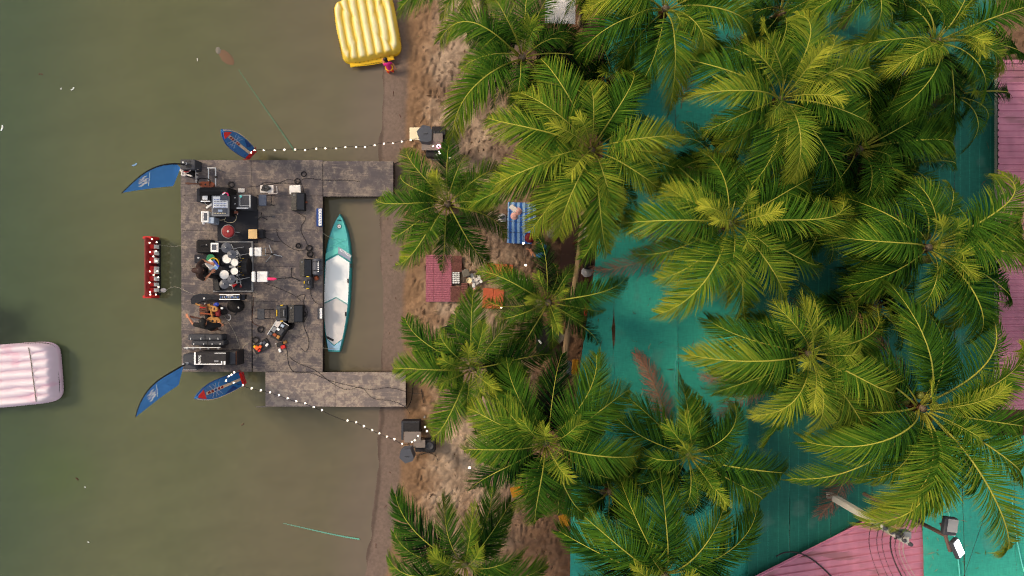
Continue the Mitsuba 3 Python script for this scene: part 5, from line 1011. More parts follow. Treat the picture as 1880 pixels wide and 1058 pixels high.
def toolbox(x0, y0, x1, y1, h, label):
    k = thing('toolbox', label, 'toolbox'); part(k, 'body', pbox(x0, y0, x1, y1, Z0, h, 0, .03), 'charcoal'); xm = (x0 + x1) / 2
    part(k, 'lid_recess', pbox(x0 + (x1 - x0) * .4, y0 + 5, x1 - 2, y1 - 6, Z0 + h + .002, .02), 'black_vinyl'); part(k, 'handle', pbox(x1 - 6, y0 + 8, x1 - 4, y1 - 9, Z0 + h + .022, .03), 'grey_trim')
    part(k, 'latch', pbox(xm - 2, y0 - 1, xm + 3, y0 + 1.2, Z0 + h * .7, h * .3), 'yellow_plastic'); part(k, 'latch', pbox(xm - 2, y1 - 1.2, xm + 3, y1 + 1, Z0 + h * .7, h * .3), 'yellow_plastic'); part(k, 'latch', pbox(x0 + .5, y0 + 8, x0 + 2.5, y1 - 9, Z0 + h + .002, .03), 'yellow_plastic'); return k
toolbox(557, 508, 571.5, 530, .34, 'black toolbox with yellow latches below the monitor beside the rolled blue bag'); toolbox(506.5, 561, 526, 590, .4, 'black toolbox with yellow latches right of the dark chair in the lower stage')
def coil(px, py, rpx, label, turns=4, m='cable', z=Z0 + .02):
    c_ = W(px, py, z); r_ = rpx * (H - z) / F; t = np.linspace(0, turns * 6.283, turns * 18); rr = r_ * (.86 + .14 * np.sin(t * .37 + px)); p = np.c_[c_[0] + rr * np.cos(t), c_[1] + rr * np.sin(t) * .95, z + .012 * (t / 6.283) + 0 * t]
    return solo('cable_coil', tube(p, .010, 5), m, label, 'cable coil', smooth=True)
coil(548, 451.5, 5, 'small tight black cable coil on the right of the stage', 5); coil(568, 456, 6, 'loose cable coil above the monitor beside the blue bag', 4); coil(570, 467, 6, 'black cable coil touching the top of the monitor beside the blue bag', 6)
coil(479, 605, 6, 'black cable coil left of the tilted equipment case', 4); coil(470, 625, 6.5, 'black cable coil beside the tray of orange tools', 3); coil(546, 333, 5.5, 'thin cable loop lying above the white towel', 2); coil(558, 320, 5, 'thin cable loop near the top of the stage', 2); coil(557, 577, 6, 'cable loop right of the lower wedge monitor', 3); coil(425, 339, 6, 'faint thin cable ring right of the aluminium frame', 2)
solo('leather_pouch', pbox(576, 507, 584, 515, Z0, .1, .4, .03), 'guitar_wood', 'small brown pouch below the rolled blue bag', 'pouch')

# piano, guitar bags, backpack
k = thing('keyboard_piano', 'long white edged keyboard piano below the drum riser', 'keyboard'); part(k, 'case', pbox(402, 540, 441, 551, Z0 + .7, .09), 'black_vinyl'); part(k, 'edge', pbox(402, 540.2, 440.5, 542, Z0 + .792, .01, bev=.003), 'white_plastic'); part(k, 'key_bed', pbox(402, 549, 440.5, 551, Z0 + .792, .012, bev=.003), 'white_plastic')
for i in range(10): part(k, 'button', pbox(404 + i * 3.5, 544.5, 406 + i * 3.5, 546.8, Z0 + .792, .012, bev=.003), 'board_pale' if i % 3 else 'stripe_blue')
part(k, 'panel', pbox(415, 542.5, 428, 544, Z0 + .792, .008, bev=.002), 'bag_pale')
for x in (405, 437): part(k, 'leg', pbox(x, 541, x + 2, 550, Z0, .7), 'black_vinyl')
solo('piano_lid', pbox(441, 541, 449, 551, Z0 + .6, .05), 'black_felt', 'black cover flap at the right end of the keyboard piano', 'cover')
k = thing('guitar_bag', 'long black soft guitar bag lying left of the keyboard piano', 'bag'); pts = [W(a, b, .7)[:2] for a, b in ((350, 550), (356, 543), (368, 539.5), (385, 541), (402, 544), (402, 551), (388, 550), (372, 553), (358, 558), (351, 559))]; part(k, 'body', prism(pts, Z0, .7), 'black_felt'); part(k, 'badge', box([*W(375, 548, .7)[:2], .701], [.07, .06, .01], .4, .003), 'chrome'); part(k, 'zip', tube([np.r_[p, .703] for p in pts[:5]], .012, 4), 'charcoal')
m = trimesh.creation.icosphere(3, 1.0); m.apply_transform(np.diag([.29, .24, .26, 1])); m.apply_translation(W(433, 561.5, .62)); k = thing('backpack', 'round black backpack below the keyboard piano', 'bag'); part(k, 'body', m, 'black_cloth', smooth=True); part(k, 'strap', tube(spline([W(424, 556, .8), W(428, 568, .82), W(434, 575, .6), (W(431, 578, .5))], 16), .02, 5), 'charcoal'); part(k, 'buckle', box([*W(437, 565, .88)[:2], .82], [.05, .07, .03], .4), 'chrome')
# instruments on the wooden rack above the guitarist
k = thing('instrument_rack', 'brown wooden rack of small stringed instruments above the guitarist', 'rack')
part(k, 'shelf', pbox(366, 560, 398, 580, Z0, .30), 'dark_wood')
for i, (a, b, c__, d_, m_) in enumerate(((367, 564.5, 384, 564.5, 'red_paint'), (366, 570, 392, 566, 'dark_wood'), (368, 575, 394, 578, 'guitar_wood'), (361, 559, 378, 563, 'ochre_wood'), (384, 558, 390, 582, 'ochre_wood'), (378, 558, 381, 574, 'dark_wood'))): part(k, 'rail', tube([W(a, b, .95 + .04 * i), W(c__, d_, .95 + .04 * i)], .03, 6), m_)
for i in range(7): part(k, 'peg', cyl(W(360 + i * 5.5, 557 + (i % 3) * 2, .92), W(360 + i * 5.5, 559 + (i % 3) * 2, 1.0), .02, n=6), 'bag_pale' if i % 2 else 'ochre_wood')
stringed((389, 566), (372, 561), 1.12, .22, .4, 'mandolin', 'ochre mandolin on the instrument rack', 'instrument', 'ochre_wood')
solo('blue_pouch', pbox(391, 556, 401, 563, 1.0, .1, .2, .04), 'royal_blue', 'blue cloth pouch beside the instrument rack', 'pouch'); solo('red_pouch', pbox(394, 567, 403, 582, .95, .12, .1, .04), 'dark_red', 'dark red pouch right of the instrument rack', 'pouch')
solo('black_pouch', pbox(404, 568, 416, 578, .8, .14, .3, .05), 'black_cloth', 'black pouch right of the dark red pouch', 'pouch'); solo('white_tag', pbox(405, 564, 409, 568, 1.0, .05), 'white_plastic', 'small white box above the black pouch', 'box')
solo('headset', tube([W(420 + 3.4 * math.cos(a), 583 + 5 * math.sin(a), .6) for a in np.linspace(-2, 2.2, 14)], .02, 6), 'bag_pale', 'small pale headset band right of the guitarist', 'headset')
# instrument cases in the lower left
def small_case(x0, y0, x1, y1, h, label):
    k = crate(x0, y0, x1, y1, h, 'charcoal', 'instrument_case', label, 'case', bev=.03)
    for f_ in (.06, .36, .62, .86): x = x0 + (x1 - x0) * f_; part(k, 'latch', pbox(x, y1 - 4.5, x + 2, y1 - .8, Z0 + h + .002, .015, bev=.004), 'chrome')
    part(k, 'seam', pbox(x0 + (x1 - x0) * .48, y0 + .5, x0 + (x1 - x0) * .5, y1 - .5, Z0 + h + .002, .008, bev=.002), 'black_vinyl'); return k
small_case(345, 614, 408, 625, .42, 'upper one of the two long black latched instrument cases left of the tools'); small_case(351, 625.6, 411.5, 634.5, .40, 'lower one of the two long black latched instrument cases')
k = thing('metal_bar', 'bright metal bar with clamps between the instrument cases and the big road case', 'bar'); part(k, 'bar', tube([W(337.5, 639, .8), W(405, 638, .8)], .025, 6), 'aluminium')
for x in (342, 353, 366, 381, 399): part(k, 'clamp', pbox(x, 637, x + 3, 642, .76, .06), 'aluminium')
for x in (345, 398): part(k, 'leg', cyl(W(x, 639, .8), [*W(x, 639, .8)[:2], Z0], .015, n=6), 'aluminium')
k = crate(356, 647, 415, 670, .95, 'crate_black', 'road_case', 'big black road case with white frame and white script at the lower left corner', 'case')
for r_ in ((356, 647, 359.5, 670), (359.6, 668, 408, 670), (393, 648, 415, 649.2), (405.5, 663, 408, 667.8), (410.5, 663, 414, 670)): part(k, 'edge_trim', pbox(*r_, Z0 + .952, .012, bev=.004), 'white_plastic')
tx = meshkit.text_mesh('Soda', .085, .004, True); rz(tx, -math.pi / 2); p = W(364.5, 652.5, Z0 + .955); tx.apply_translation(p); part(k, 'lettering', tx, 'white_plastic', 'white script lettering'); part(k, 'print_mark', pbox(393, 661.5, 401, 665, Z0 + .952, .004, bev=.001), 'grey_trim')
k = crate(335, 650, 362, 680, .55, 'charcoal', 'monitor_speaker', 'charcoal speaker box at the lower left stage corner under the flag foot', 'speaker', bev=.05); part(k, 'rim', pbox(336, 678.3, 361, 679.8, Z0 + .552, .012), 'grey_trim')
k = crate(414, 644, 436, 671, .62, 'crate_black', 'road_case', 'open topped black case right of the big road case', 'case'); part(k, 'lid', pbox(416, 647, 432, 668, Z0 + .622, .012), 'charcoal')
part(k, 'lid_rim', pbox(432.5, 645, 434.5, 670, Z0 + .622, .03), 'dark_wood')

# tilted equipment case and tools
k = thing('equipment_case', 'tilted open equipment case with a white edge full of electronics', 'case'); ct = W(510, 606, .8); r_ = -.58
def tb(u, v, z, s, m, name, dr=0.0): c2 = [ct[0] + u * math.cos(r_) - v * math.sin(r_), ct[1] + u * math.sin(r_) + v * math.cos(r_), z]; part(k, name, box(c2, s, r_ + dr, .01), m)
tb(0, 0, Z0, [.46, .66, .3], 'black_vinyl', 'body'); tb(-.215, .0, Z0 + .302, [.02, .66, .05], 'white_plastic', 'rim'); tb(-.12, .18, Z0 + .302, [.16, .26, .04], 'bag_pale', 'panel'); tb(-.12, -.06, Z0 + .302, [.15, .18, .04], 'grey_trim', 'panel'); tb(.05, .2, Z0 + .302, [.12, .1, .03], 'board_pale', 'unit'); tb(.0, .02, Z0 + .302, [.11, .08, .04], 'white_plastic', 'unit'); tb(.12, .02, Z0 + .302, [.15, .22, .05], 'charcoal', 'unit'); tb(.0, -.2, Z0 + .302, [.12, .1, .05], 'guitar_wood', 'unit'); tb(-.15, -.25, Z0 + .302, [.12, .12, .03], 'slate', 'unit'); tb(.14, -.2, Z0 + .302, [.1, .12, .05], 'ochre_wood', 'unit'); tb(0, .325, Z0 + .302, [.46, .02, .04], 'white_plastic', 'rim')
k = thing('tool_tray', 'black tray of orange and yellow tools left of the tilted equipment case', 'tray'); ct = W(480, 636, .5); r_ = .5
tb(0, 0, Z0, [.58, .34, .05], 'black_vinyl', 'tray')
for u, v, s, m_ in ((-.15, .02, [.14, .13, .07], 'orange_plastic'), (-.2, .1, [.09, .08, .06], 'yellow_plastic'), (-.03, .0, [.1, .1, .06], 'orange_plastic'), (.05, .1, [.1, .07, .06], 'grey_trim'), (-.12, -.1, [.1, .06, .06], 'bright_red'), (.15, .06, [.12, .09, .05], 'slate'), (.2, -.05, [.12, .08, .05], 'white_plastic')): tb(u, v, Z0 + .052, s, m_, 'tool', .4)
k = thing('tool_pile', 'red tools and small boxes below the tilted equipment case', 'tools'); ct = W(517, 637, .5); r_ = .3
for u, v, s, m_ in ((.06, -.02, [.15, .12, .1], 'red_paint'), (-.1, -.1, [.08, .13, .06], 'white_plastic'), (-.04, .1, [.22, .14, .05], 'black_vinyl'), (.16, .12, [.12, .1, .07], 'ochre_wood'), (-.13, .16, [.1, .03, .04], 'white_plastic')): tb(u, v, Z0, s, m_, 'tool')
solo('speaker_cone', lathe([(0, .02), (.05, 0), (.13, .08), (.17, .09), (.17, .0), (0, 0)], [*W(531, 597, .5)[:2], Z0], 20), 'black_cloth', 'round black speaker cone between the toolbox and the tilted case', 'speaker')
# cables over the boards
cable([(478, 340), (490, 335), (510, 336), (530, 330), (545, 333), (552, 336), (556, 345), (559, 356)], 'black cable from the music stand to the upper wedge monitor'); cable([(455, 344), (478, 341), (500, 338), (540, 337), (553, 339)], 'straight black cable above the dark upper chair')
cable([(554, 330), (570, 328), (585, 330), (600, 331), (660, 334)], 'black cable running onto the upper stage arm'); cable([(546, 391), (556, 396), (561, 402), (555, 412), (553, 425), (559, 438), (564, 450)], 'thin black cable from the upper wedge monitor down to the coils'); cable([(508, 420), (515, 441), (530, 453), (548, 460), (562, 458)], 'thin black cable right of the drummer carpet')
cable([(466, 545), (465, 560), (463, 580), (464, 592), (473, 598), (479, 600)], 'brown cable left of the dark lower chair', 'dark_wood'); cable([(470, 420), (480, 430), (500, 442), (515, 443)], 'black cable crossing beside the small dark bag'); cable([(571, 531), (572, 545), (580, 556), (590, 560)], 'thin black cable from the upper toolbox to the stage edge'); cable([(545, 545), (560, 543), (557, 556), (562, 566), (564, 580), (558, 592), (562, 610), (567, 630), (562, 645), (553, 640)], 'long black cable winding right of the lower wedge monitor'); cable([(485, 520), (500, 525), (520, 533), (535, 540), (552, 552)], 'black cable below the white padded chair'); cable([(520, 630), (528, 655), (531, 672), (540, 683), (560, 684), (580, 688), (600, 697), (620, 703), (650, 710), (685, 715), (712, 712), (745, 719), (775, 722)], 'long black cable running along the lower stage arm to the sand', n=80); cable([(531, 655), (560, 672), (580, 681), (600, 697), (625, 712), (640, 716), (662, 711), (680, 728), (710, 735), (735, 742), (748, 752), (752, 760)], 'second black cable crossing the lower stage arm', n=80); cable([(400, 560, .5), (415, 585), (430, 610), (440, 640), (442, 660)], 'pale thin cord lying across the lower left of the stage', 'rope_pale', .007); cable([(455, 630), (445, 640), (440, 660)], 'short thin cord right of the open topped case', 'rope_pale', .006)

# ------------------------------------------------------------------ speakers and tables at the arms
def pole_speaker(poly, z, h, label, foot_px):
    k = thing('pole_speaker', label, 'speaker'); top = [W(a, b, z)[:2] for a, b in poly]; c2 = np.mean(top, 0); bot = [c2 + (p - c2) * .93 for p in top]
    n_ = len(top); v = np.array([[*p, z - h] for p in bot] + [[*p, z] for p in top]); q = [[i, (i + 1) % n_, n_ + (i + 1) % n_, n_ + i] for i in range(n_)]
    f_ = [[a, b, c] for a, b, c, d in q] + [[a, c, d] for a, b, c, d in q] + [[0, i + 1, i] for i in range(1, n_ - 1)] + [[n_, n_ + i, n_ + i + 1] for i in range(1, n_ - 1)]
    m = trimesh.Trimesh(v, f_); m.fix_normals(); part(k, 'cabinet', m, 'slate')
    part(k, 'top_handle', box([c2[0], c2[1], z + .001], [.14, .04, .02]), 'charcoal')
    part(k, 'pole', cyl([*c2, .5], [*c2, z - h], .02, n=8), 'black_vinyl')
    for a in (.4, 2.5, 4.6): part(k, 'leg', cyl([*c2, .9], [c2[0] + .45 * math.cos(a), c2[1] + .45 * math.sin(a), .18], .014, n=6), 'black_vinyl')
    return k
pole_speaker([(765, 241), (776, 229.5), (789, 232), (793, 238), (792, 258), (785, 261), (770, 259)], 2.0, .6, 'dark grey loudspeaker on a pole beside the upper stage arm', (780, 255))
pole_speaker([(736, 826), (753, 824), (760, 842), (757, 847), (744, 851), (733, 841)], 2.0, .6, 'dark grey loudspeaker on a pole on the sand below the lower stage arm', (750, 820))
def side_table(x0, y0, x1, y1, z, label, m='table_top'):
    k = thing('side_table', label, 'table'); a, b = W(x0, y1, z), W(x1, y0, z); part(k, 'top', box([(a[0] + b[0]) / 2, (a[1] + b[1]) / 2, z - .04], [b[0] - a[0], b[1] - a[1], .04]), m)
    for x in (a[0] + .05, b[0] - .05):
        for y in (a[1] + .05, b[1] - .05): part(k, 'leg', cyl([x, y, .12], [x, y, z - .04], .02, n=6), 'dark_timber')
    return k
side_table(752, 234, 774, 257, .62, 'pale wooden table under the upper loudspeaker', 'cream'); side_table(774, 261, 812, 276, .75, 'grey topped low table with lit lamps below the upper loudspeaker'); side_table(793, 245, 813, 261, .73, 'small grey topped table right of the upper loudspeaker')
k = crate(793, 232, 818, 248, .5, 'crate_black', 'bass_speaker', 'black ribbed bass speaker behind the upper loudspeaker', 'speaker', z=.2)
for i in range(9): part(k, 'rib', pbox(795 + i * 2.5, 241, 796.2 + i * 2.5, 247, .702, .012, bev=.003), 'charcoal')
crate(782, 276, 812, 288, .4, 'crate_black', 'bass_speaker', 'black box below the grey topped table of the upper loudspeaker', 'speaker', z=.2)
crate(813, 246, 822, 268, .4, 'crate_black', 'bass_speaker', 'tall black box right of the small grey topped table', 'speaker', z=.2)
k = thing('neon_lamp', 'small pink ring lamp on the grey topped table', 'lamp'); part(k, 'ring', ply(tube([W(805.5 + 3 * math.cos(a), 269 + 3.4 * math.sin(a), .95) for a in np.linspace(0, 6.283, 20)], .022, 6), 'white_plastic', emitter=bulb_em(.6, (1.0, .22, .42))), None); part(k, 'stem', cyl(W(805.5, 273, .76), W(805.5, 273, .93), .015, n=6), 'white_plastic')
k = crate(736.5, 774, 770, 793, .5, 'crate_black', 'bass_speaker', 'black bass speaker with a frame rim at the lower stage arm', 'speaker', z=.2)
for r_ in ((736.5, 774, 770, 776), (736.5, 776.1, 741, 808)): part(k, 'frame', pbox(*r_, .702, .015), 'charcoal')
side_table(742, 793, 773, 813, .76, 'grey topped table beside the black bass speaker with the rim'); side_table(759, 808, 781, 822.5, .74, 'grey topped table right of the lower loudspeaker')
k = crate(781, 808, 798, 831, .45, 'crate_black', 'bass_speaker', 'black box with a round cone right of the lower loudspeaker', 'speaker', z=.2); part(k, 'cone', lathe([(0, .01), (.05, 0), (.11, .03), (.13, .03), (.13, 0), (0, 0)], [*W(789, 819, .65)[:2], .652], 18), 'charcoal')
crate(762, 822, 782, 830, .35, 'crate_black', 'bass_speaker', 'low black box below the right grey topped table of the lower loudspeaker', 'speaker', z=.2)
for i, (px, py, lab) in enumerate(((779, 767, 'small clear bottle on the sand above the lower bass speaker'), (778, 826, 'small clear bottle beside the low black box'), (803, 286, 'small clear bottle beside the lit lamps of the upper table'))): solo('bottle', lathe([(0, 0), (.035, 0), (.035, .14), (.014, .19), (.014, .22), (0, .22)], [*W(px, py, .5)[:2], .3 if i < 2 else .6], 10), 'lamp_glass', lab, 'bottle', smooth=40)
def gcable(pts, label, r=.012, m='cable', n=50):
    P = []
    for a, b in pts: z = ground_z(a, b); P.append(W(a, b, z + .02))
    return solo('cable', tube(spline(P, n), r, 5), m, label, 'cable', smooth=True)
gcable([(746, 750), (752, 742), (756, 730), (760, 700), (766, 690)], 'dark cable on the sand at the end of the lower stage arm'); gcable([(765, 836), (775, 834), (790, 832), (800, 838), (803, 845)], 'dark cable on the sand right of the lower loudspeaker'); gcable([(722, 302), (735, 296), (752, 290), (770, 286)], 'dark cable on the mud beside the upper stage arm'); gcable([(785, 288), (795, 293), (808, 292)], 'pale cable below the black box of the upper table', .01, 'rope_pale'); gcable([(845, 470), (850, 490), (858, 515), (862, 535)], 'dark stick like cable crossing the brown mats', .03, 'dark_wood'); gcable([(782, 640), (775, 660), (772, 700), (778, 740)], 'thin dark cable on the sand left of the bright palm')
solo('driftwood', tube(spline([W(734, 273, .12), W(736, 277, .12), W(735, 282, .12)], 8), .02, 5), 'dark_wood', 'curved black scrap on the mud above the low palm', 'twig'); solo('driftwood', tube(spline([W(737, 300, .1), W(740, 308, .1)], 6), .016, 5), 'dark_wood', 'short dark stick on the mud right of the upper stage arm', 'twig')

# ------------------------------------------------------------------ mats and things on the sand
def gz(px, py): return ground_z(px, py)
def pleated(x0, y0, x1, y1, nrib, m, parent, name='mat_panel', z=None, amp=.045):
    z = gz((x0 + x1) / 2, (y0 + y1) / 2) + .10 if z is None else z; a, b = W(x0, y1, z), W(x1, y0, z); n_ = nrib * 8 + 1; ys_ = np.linspace(a[1], b[1], n_); xs_ = np.linspace(a[0], b[0], 8)
    zf = lambda X, Y: z + amp * np.abs(np.sin((Y - a[1]) / (b[1] - a[1]) * np.pi * nrib)) ** .4 + .03 * (meshkit.fbm(np.stack([X, Y, 0 * X], -1) * 1.2, 3, 2) - .5)
    part(parent, name, grid(xs_, ys_, zf), m)
k = thing('ribbed_mat', 'pink ribbed plastic mat of three panels spread on the sand', 'mat')
for i, (x0, x1) in enumerate(((780, 795.5), (796, 811.5), (812, 829))): pleated(x0 + (2 if i == 0 else 0), 468, x1, 554.5, 26, 'mat_pink', k)
k = thing('ribbed_mat', 'dull brown ribbed mat right of the pink mat', 'mat'); pleated(827, 526, 846, 555, 14, 'mat_brown', k); pleated(830, 470, 848, 500, 14, 'mat_brown', k)
pleated(846.5, 520, 858, 556, 12, 'mat_brown', k)
k = thing('glass_tray', 'square crate of small white cups in rows beside the pink mat', 'crate of cups'); zt = gz(837, 510) + .12; part(k, 'tray', pbox(830, 498.5, 844.5, 521.5, zt, .05), 'black_vinyl')
for i in range(4):
    for j in range(6): p = W(832.4 + i * 3.3, 501.2 + j * 3.6, zt + .1); part(k, 'cup', lathe([(0, 0), (.024, 0), (.03, .09), (.0, .085)], [p[0], p[1], zt + .052], 8), 'white_plastic')
zt2 = gz(866, 512) + .10
for px, py, sz, shape, m_, lab in [(853, 499, .09, 0, 'bag_pale', 'pale packet at the upper left of the heaped tableware'), (858, 503, .07, 1, 'white_plastic', 'white plate left of the cream bowl'), (866, 508, .10, 1, 'white_cloth', 'largest white plate right of the cream bowl'), (872, 505, .08, 0, 'silt_grey', 'grey packet on the upper side of the heaped tableware'),
        (868, 516, .08, 0, 'white_plastic', 'white box lying below the largest white plate'), (874, 514, .07, 1, 'bag_pale', 'pale saucer in the middle of the heaped tableware'), (880, 510, .09, 0, 'white_cloth', 'white napkin stack at the right end of the heap'), (876, 520, .08, 0, 'bag_pale', 'pale packet at the lower right of the heaped tableware'), (870, 524, .08, 0, 'white_plastic', 'white packet on the lower side of the heap'), (872, 531, .06, 0, 'hat_pink', 'pinkish packet lowest in the heap'), (883, 517, .05, 1, 'white_plastic', 'small white saucer at the right end of the heap'), (862, 509, .05, 0, 'slate', 'dark small box touching the cream bowl')]:
    p = W(px, py, zt2 + .05); d_ = rng.uniform(0, .05); solo('tableware', box([p[0], p[1], zt2 + d_], [sz * 1.9, sz * 1.3, .05], rng.uniform(0, 3), .015) if shape == 0 else lathe([(0, 0), (sz * .9, 0), (sz * 1.1, .03), (0, .02)], [p[0], p[1], zt2 + .02 + d_], 16), m_, lab, 'tableware')
solo('bowl', lathe([(0, .01), (.06, 0), (.1, .07), (.095, .07), (.055, .02), (0, .025)], [*W(861, 515, .5)[:2], gz(861, 515) + .22], 16), 'cream', 'round cream bowl among the heaped tableware', 'bowl', smooth=40)
solo('white_box', pbox(849, 495, 862, 508, gz(855, 500) + .12, .16, .3), 'silt_grey', 'grey box at the top of the heaped tableware', 'box')
def flatmat(x0, y0, x1, y1, m, name, label, folds, rot_=0.0, h=.05):
    k = thing(name, label, 'mat'); z = gz((x0 + x1) / 2, (y0 + y1) / 2) + .07; c2 = W((x0 + x1) / 2, (y0 + y1) / 2, z + h); xs_ = np.linspace(x0, x1, folds + 1)
    for i in range(folds):
        b_ = pbox(xs_[i] + .3, y0, xs_[i + 1] - .1, y1, z + .006 * (i % 2), h, 0, .015); rz(b_, rot_, c2); part(k, 'mat_panel', b_, m)
    return k
flatmat(893, 485, 942, 512, 'terracotta', 'folded_mat', 'orange folded mat of two panels nearest the blue striped mat', 2, -.06); flatmat(886, 530, 925, 567, 'terracotta', 'folded_mat', 'orange folded mat lying lowest, a lit lamp above its corner', 2, -.06)
solo('thatch_panel', pbox(912, 506, 945, 514, gz(930, 510) + .14, .03, .05), 'rope_pale', 'straw coloured slat panel on the lower edge of the upper orange mat', 'panel'); solo('driftwood', tube([W(930, 511, gz(935, 511) + .15), W(968, 514, gz(960, 513) + .12)], .022, 6), 'rope_pale', 'pale stick lying from the orange mat onto the sand', 'twig')
z = gz(955, 410) + .1; k = thing('striped_mat', 'blue and white striped folding mat on the sand', 'mat'); c2 = W(957, 410, z)
for i, (y0, y1) in enumerate(((372, 389.5), (390, 408), (408.5, 427.5), (428, 447.5))):
    b_ = pbox(932 + .4 * i - 1, y0, 984 - (0 if i < 3 else 6), y1, z + .004 * (i % 2), .035, 0, .012); rz(b_, -.045, c2); part(k, 'mat_panel', b_, 'striped_mat')
solo('cushion', lathe([(0, 0), (.12, 0), (.17, .06), (.14, .12), (0, .14)], [*W(972, 437, z + .1)[:2], z + .04], 22), 'dark_red', 'dark red round cushion on the lower right corner of the blue striped mat', 'cushion', smooth=True)
solo('white_cloth', blob_2 := box([*W(943, 383, z + .1)[:2], z + .045], [.3, .18, .06], -.7, .025), 'white_cloth', 'white folded cloth on the upper left corner of the blue striped mat', 'cloth')
for px, py in ((951, 388), (944, 397)): solo('straw_hat', lathe([(0, .09), (.06, .085), (.075, .02), (.13, 0), (.13, .008), (.08, .03), (0, .1)], [*W(px, py, z + .05)[:2], z + .05], 18), 'hat_pink', 'upper one of the two small pinkish sun hats on the blue striped mat' if py < 390 else 'lower one of the two small pinkish sun hats on the blue striped mat', 'hat', smooth=40)
blob(922, 401, .15, .16, .12, .2, 'bag_pale', 'plastic_bag', 'white plastic bag with dark print on the sand left of the blue striped mat', 'bag', gz(922, 401) + .1, 4); blob(923, 399, .09, .06, .05, .5, 'slate', 'sandal', 'dark sandals on top of the white plastic bag', 'sandals', gz(922, 401) + .22, 5)
blob(1077, 430, .19, .21, .2, .2, 'bag_pale', 'plastic_bag', 'crumpled white bag right of the timber pole on the brown tarpaulin', 'bag', gz(1077, 430) + .2, 6); blob(1017, 424, .2, .3, .2, -.5, 'silt_grey', 'plastic_bag', 'grey crumpled bag half under fronds right of the blue striped mat', 'bag', gz(1017, 424) + .15, 7); blob(1078, 500, .2, .16, .14, .2, 'bag_pale', 'plastic_bag', 'pale bag on the dark bench by the edge of the pale net roof', 'bag', gz(1078, 500) + .45, 8)
k = thing('brown_tarpaulin', 'dark brown tarpaulin of two sheets on the ground left of the net roof', 'tarpaulin')
for r_ in ((1030, 392, 1096, 466.5), (1028, 467.2, 1094, 545)): part(k, 'sheet', grid(np.linspace(W(r_[0], 0, .42)[0], W(r_[2], 0, .42)[0], 14), np.linspace(W(0, r_[3], .42)[1], W(0, r_[1], .42)[1], 14), lambda X, Y: .47 + .03 * meshkit.fbm(np.stack([X, Y, 0 * X], -1) * 1.5, 3, 4)), 'tarp_brown', smooth=True)
crate(1068, 484, 1089, 518, .35, 'dark_wood', 'bench', 'dark wooden bench at the left edge of the pale net roof', 'bench', z=.42); crate(1072, 480, 1088, 494, .3, 'black_cloth', 'gear_bag', 'black bag on the dark bench beside the net roof', 'bag', z=.77, bev=.06)
crate(985, 600, 1009, 648, .5, 'black_cloth', 'storage_box', 'black box between the palms with a white tube on top', 'box', z=.35); solo('white_tube', cyl(W(989, 624, .9), W(994, 631, .9), .035, n=8), 'white_plastic', 'short white tube on the black box between the palms', 'tube')
solo('grey_plank', pbox(1018, 609, 1036, 628, .5, .03, .8), 'silt_grey', 'grey square board on the ground below the green palm', 'board'); solo('red_cloth', pbox(1073, 556, 1085, 580, .9, .08, -.1, .03), 'bright_red', 'red cloth hanging at the left edge of the pale net roof', 'cloth'); solo('ochre_cloth', pbox(1050, 660, 1062, 688, .9, .08, -.1, .03), 'ochre_cloth', 'ochre yellow cloth under the edge of the pale net roof', 'cloth'); blob(1046, 676, .16, .24, .12, .2, 'slate', 'plastic_bag', 'grey blue bundle beside the ochre cloth', 'bag', .8, 9)
crate(808, 598, 838, 612, .2, 'black_cloth', 'gear_bag', 'black bag on the sand below the pink mat', 'bag', .3, z=gz(820, 605) + .05, bev=.06)
solo('ochre_cloth', pbox(938, 893, 962, 912, .6, .05, .3, .02), 'ochre_cloth', 'yellow cloth on the ground under the big lower middle palm', 'cloth'); solo('blue_crate', pbox(1040, 918, 1056, 938, .5, .3, .2), 'royal_blue', 'blue crate at the edge of the net roof in the lower middle', 'crate'); solo('ochre_cloth', pbox(1028, 945, 1045, 968, .6, .05, .3, .02), 'ochre_cloth', 'yellow cloth under the fronds at the lower middle', 'cloth')
k = thing('white_tarpaulin', 'white tarpaulin corner showing between the fronds at the top edge', 'tarpaulin'); part(k, 'sheet', grid(np.linspace(W(1000, 0, 2.2)[0], W(1056, 0, 2.2)[0], 12), np.linspace(W(0, 46, 2.2)[1], W(0, -25, 2.2)[1], 12), lambda X, Y: 2.2 + .25 * meshkit.fbm(np.stack([X, Y, 0 * X], -1) * 1.6, 3, 4) - .15 * (X - 1.5)), 'white_cloth', smooth=True)
for a, b in ((1004, 40), (1052, 40)): part(k, 'pole', cyl([*W(a, b, 2.2)[:2], .2], [*W(a, b, 2.2)[:2], 2.25], .025, n=6), 'pale_timber')
k = thing('timber_pole', 'long pale timber pole carried level along the left edge of the net roof', 'pole'); a, b = W(1071, 379, 2.7), W(1031, 716, 2.7); part(k, 'pole', tube(spline([a, (a * .6 + b * .4) + [.02, 0, .02], (a * .3 + b * .7) + [-.02, 0, 0], b], 24), np.linspace(.075, .105, 24), 10), 'pale_timber', smooth=True); part(k, 'cut_end', cyl(a, a + (a - b) / np.linalg.norm(a - b) * .04, .085, n=10), 'tan_wood')
for f_ in (.18, .62, .95): p = a * (1 - f_) + b * f_; part(k, 'prop', cyl([p[0], p[1], .2], p - [0, 0, .08], .05, n=8), 'dark_wood')

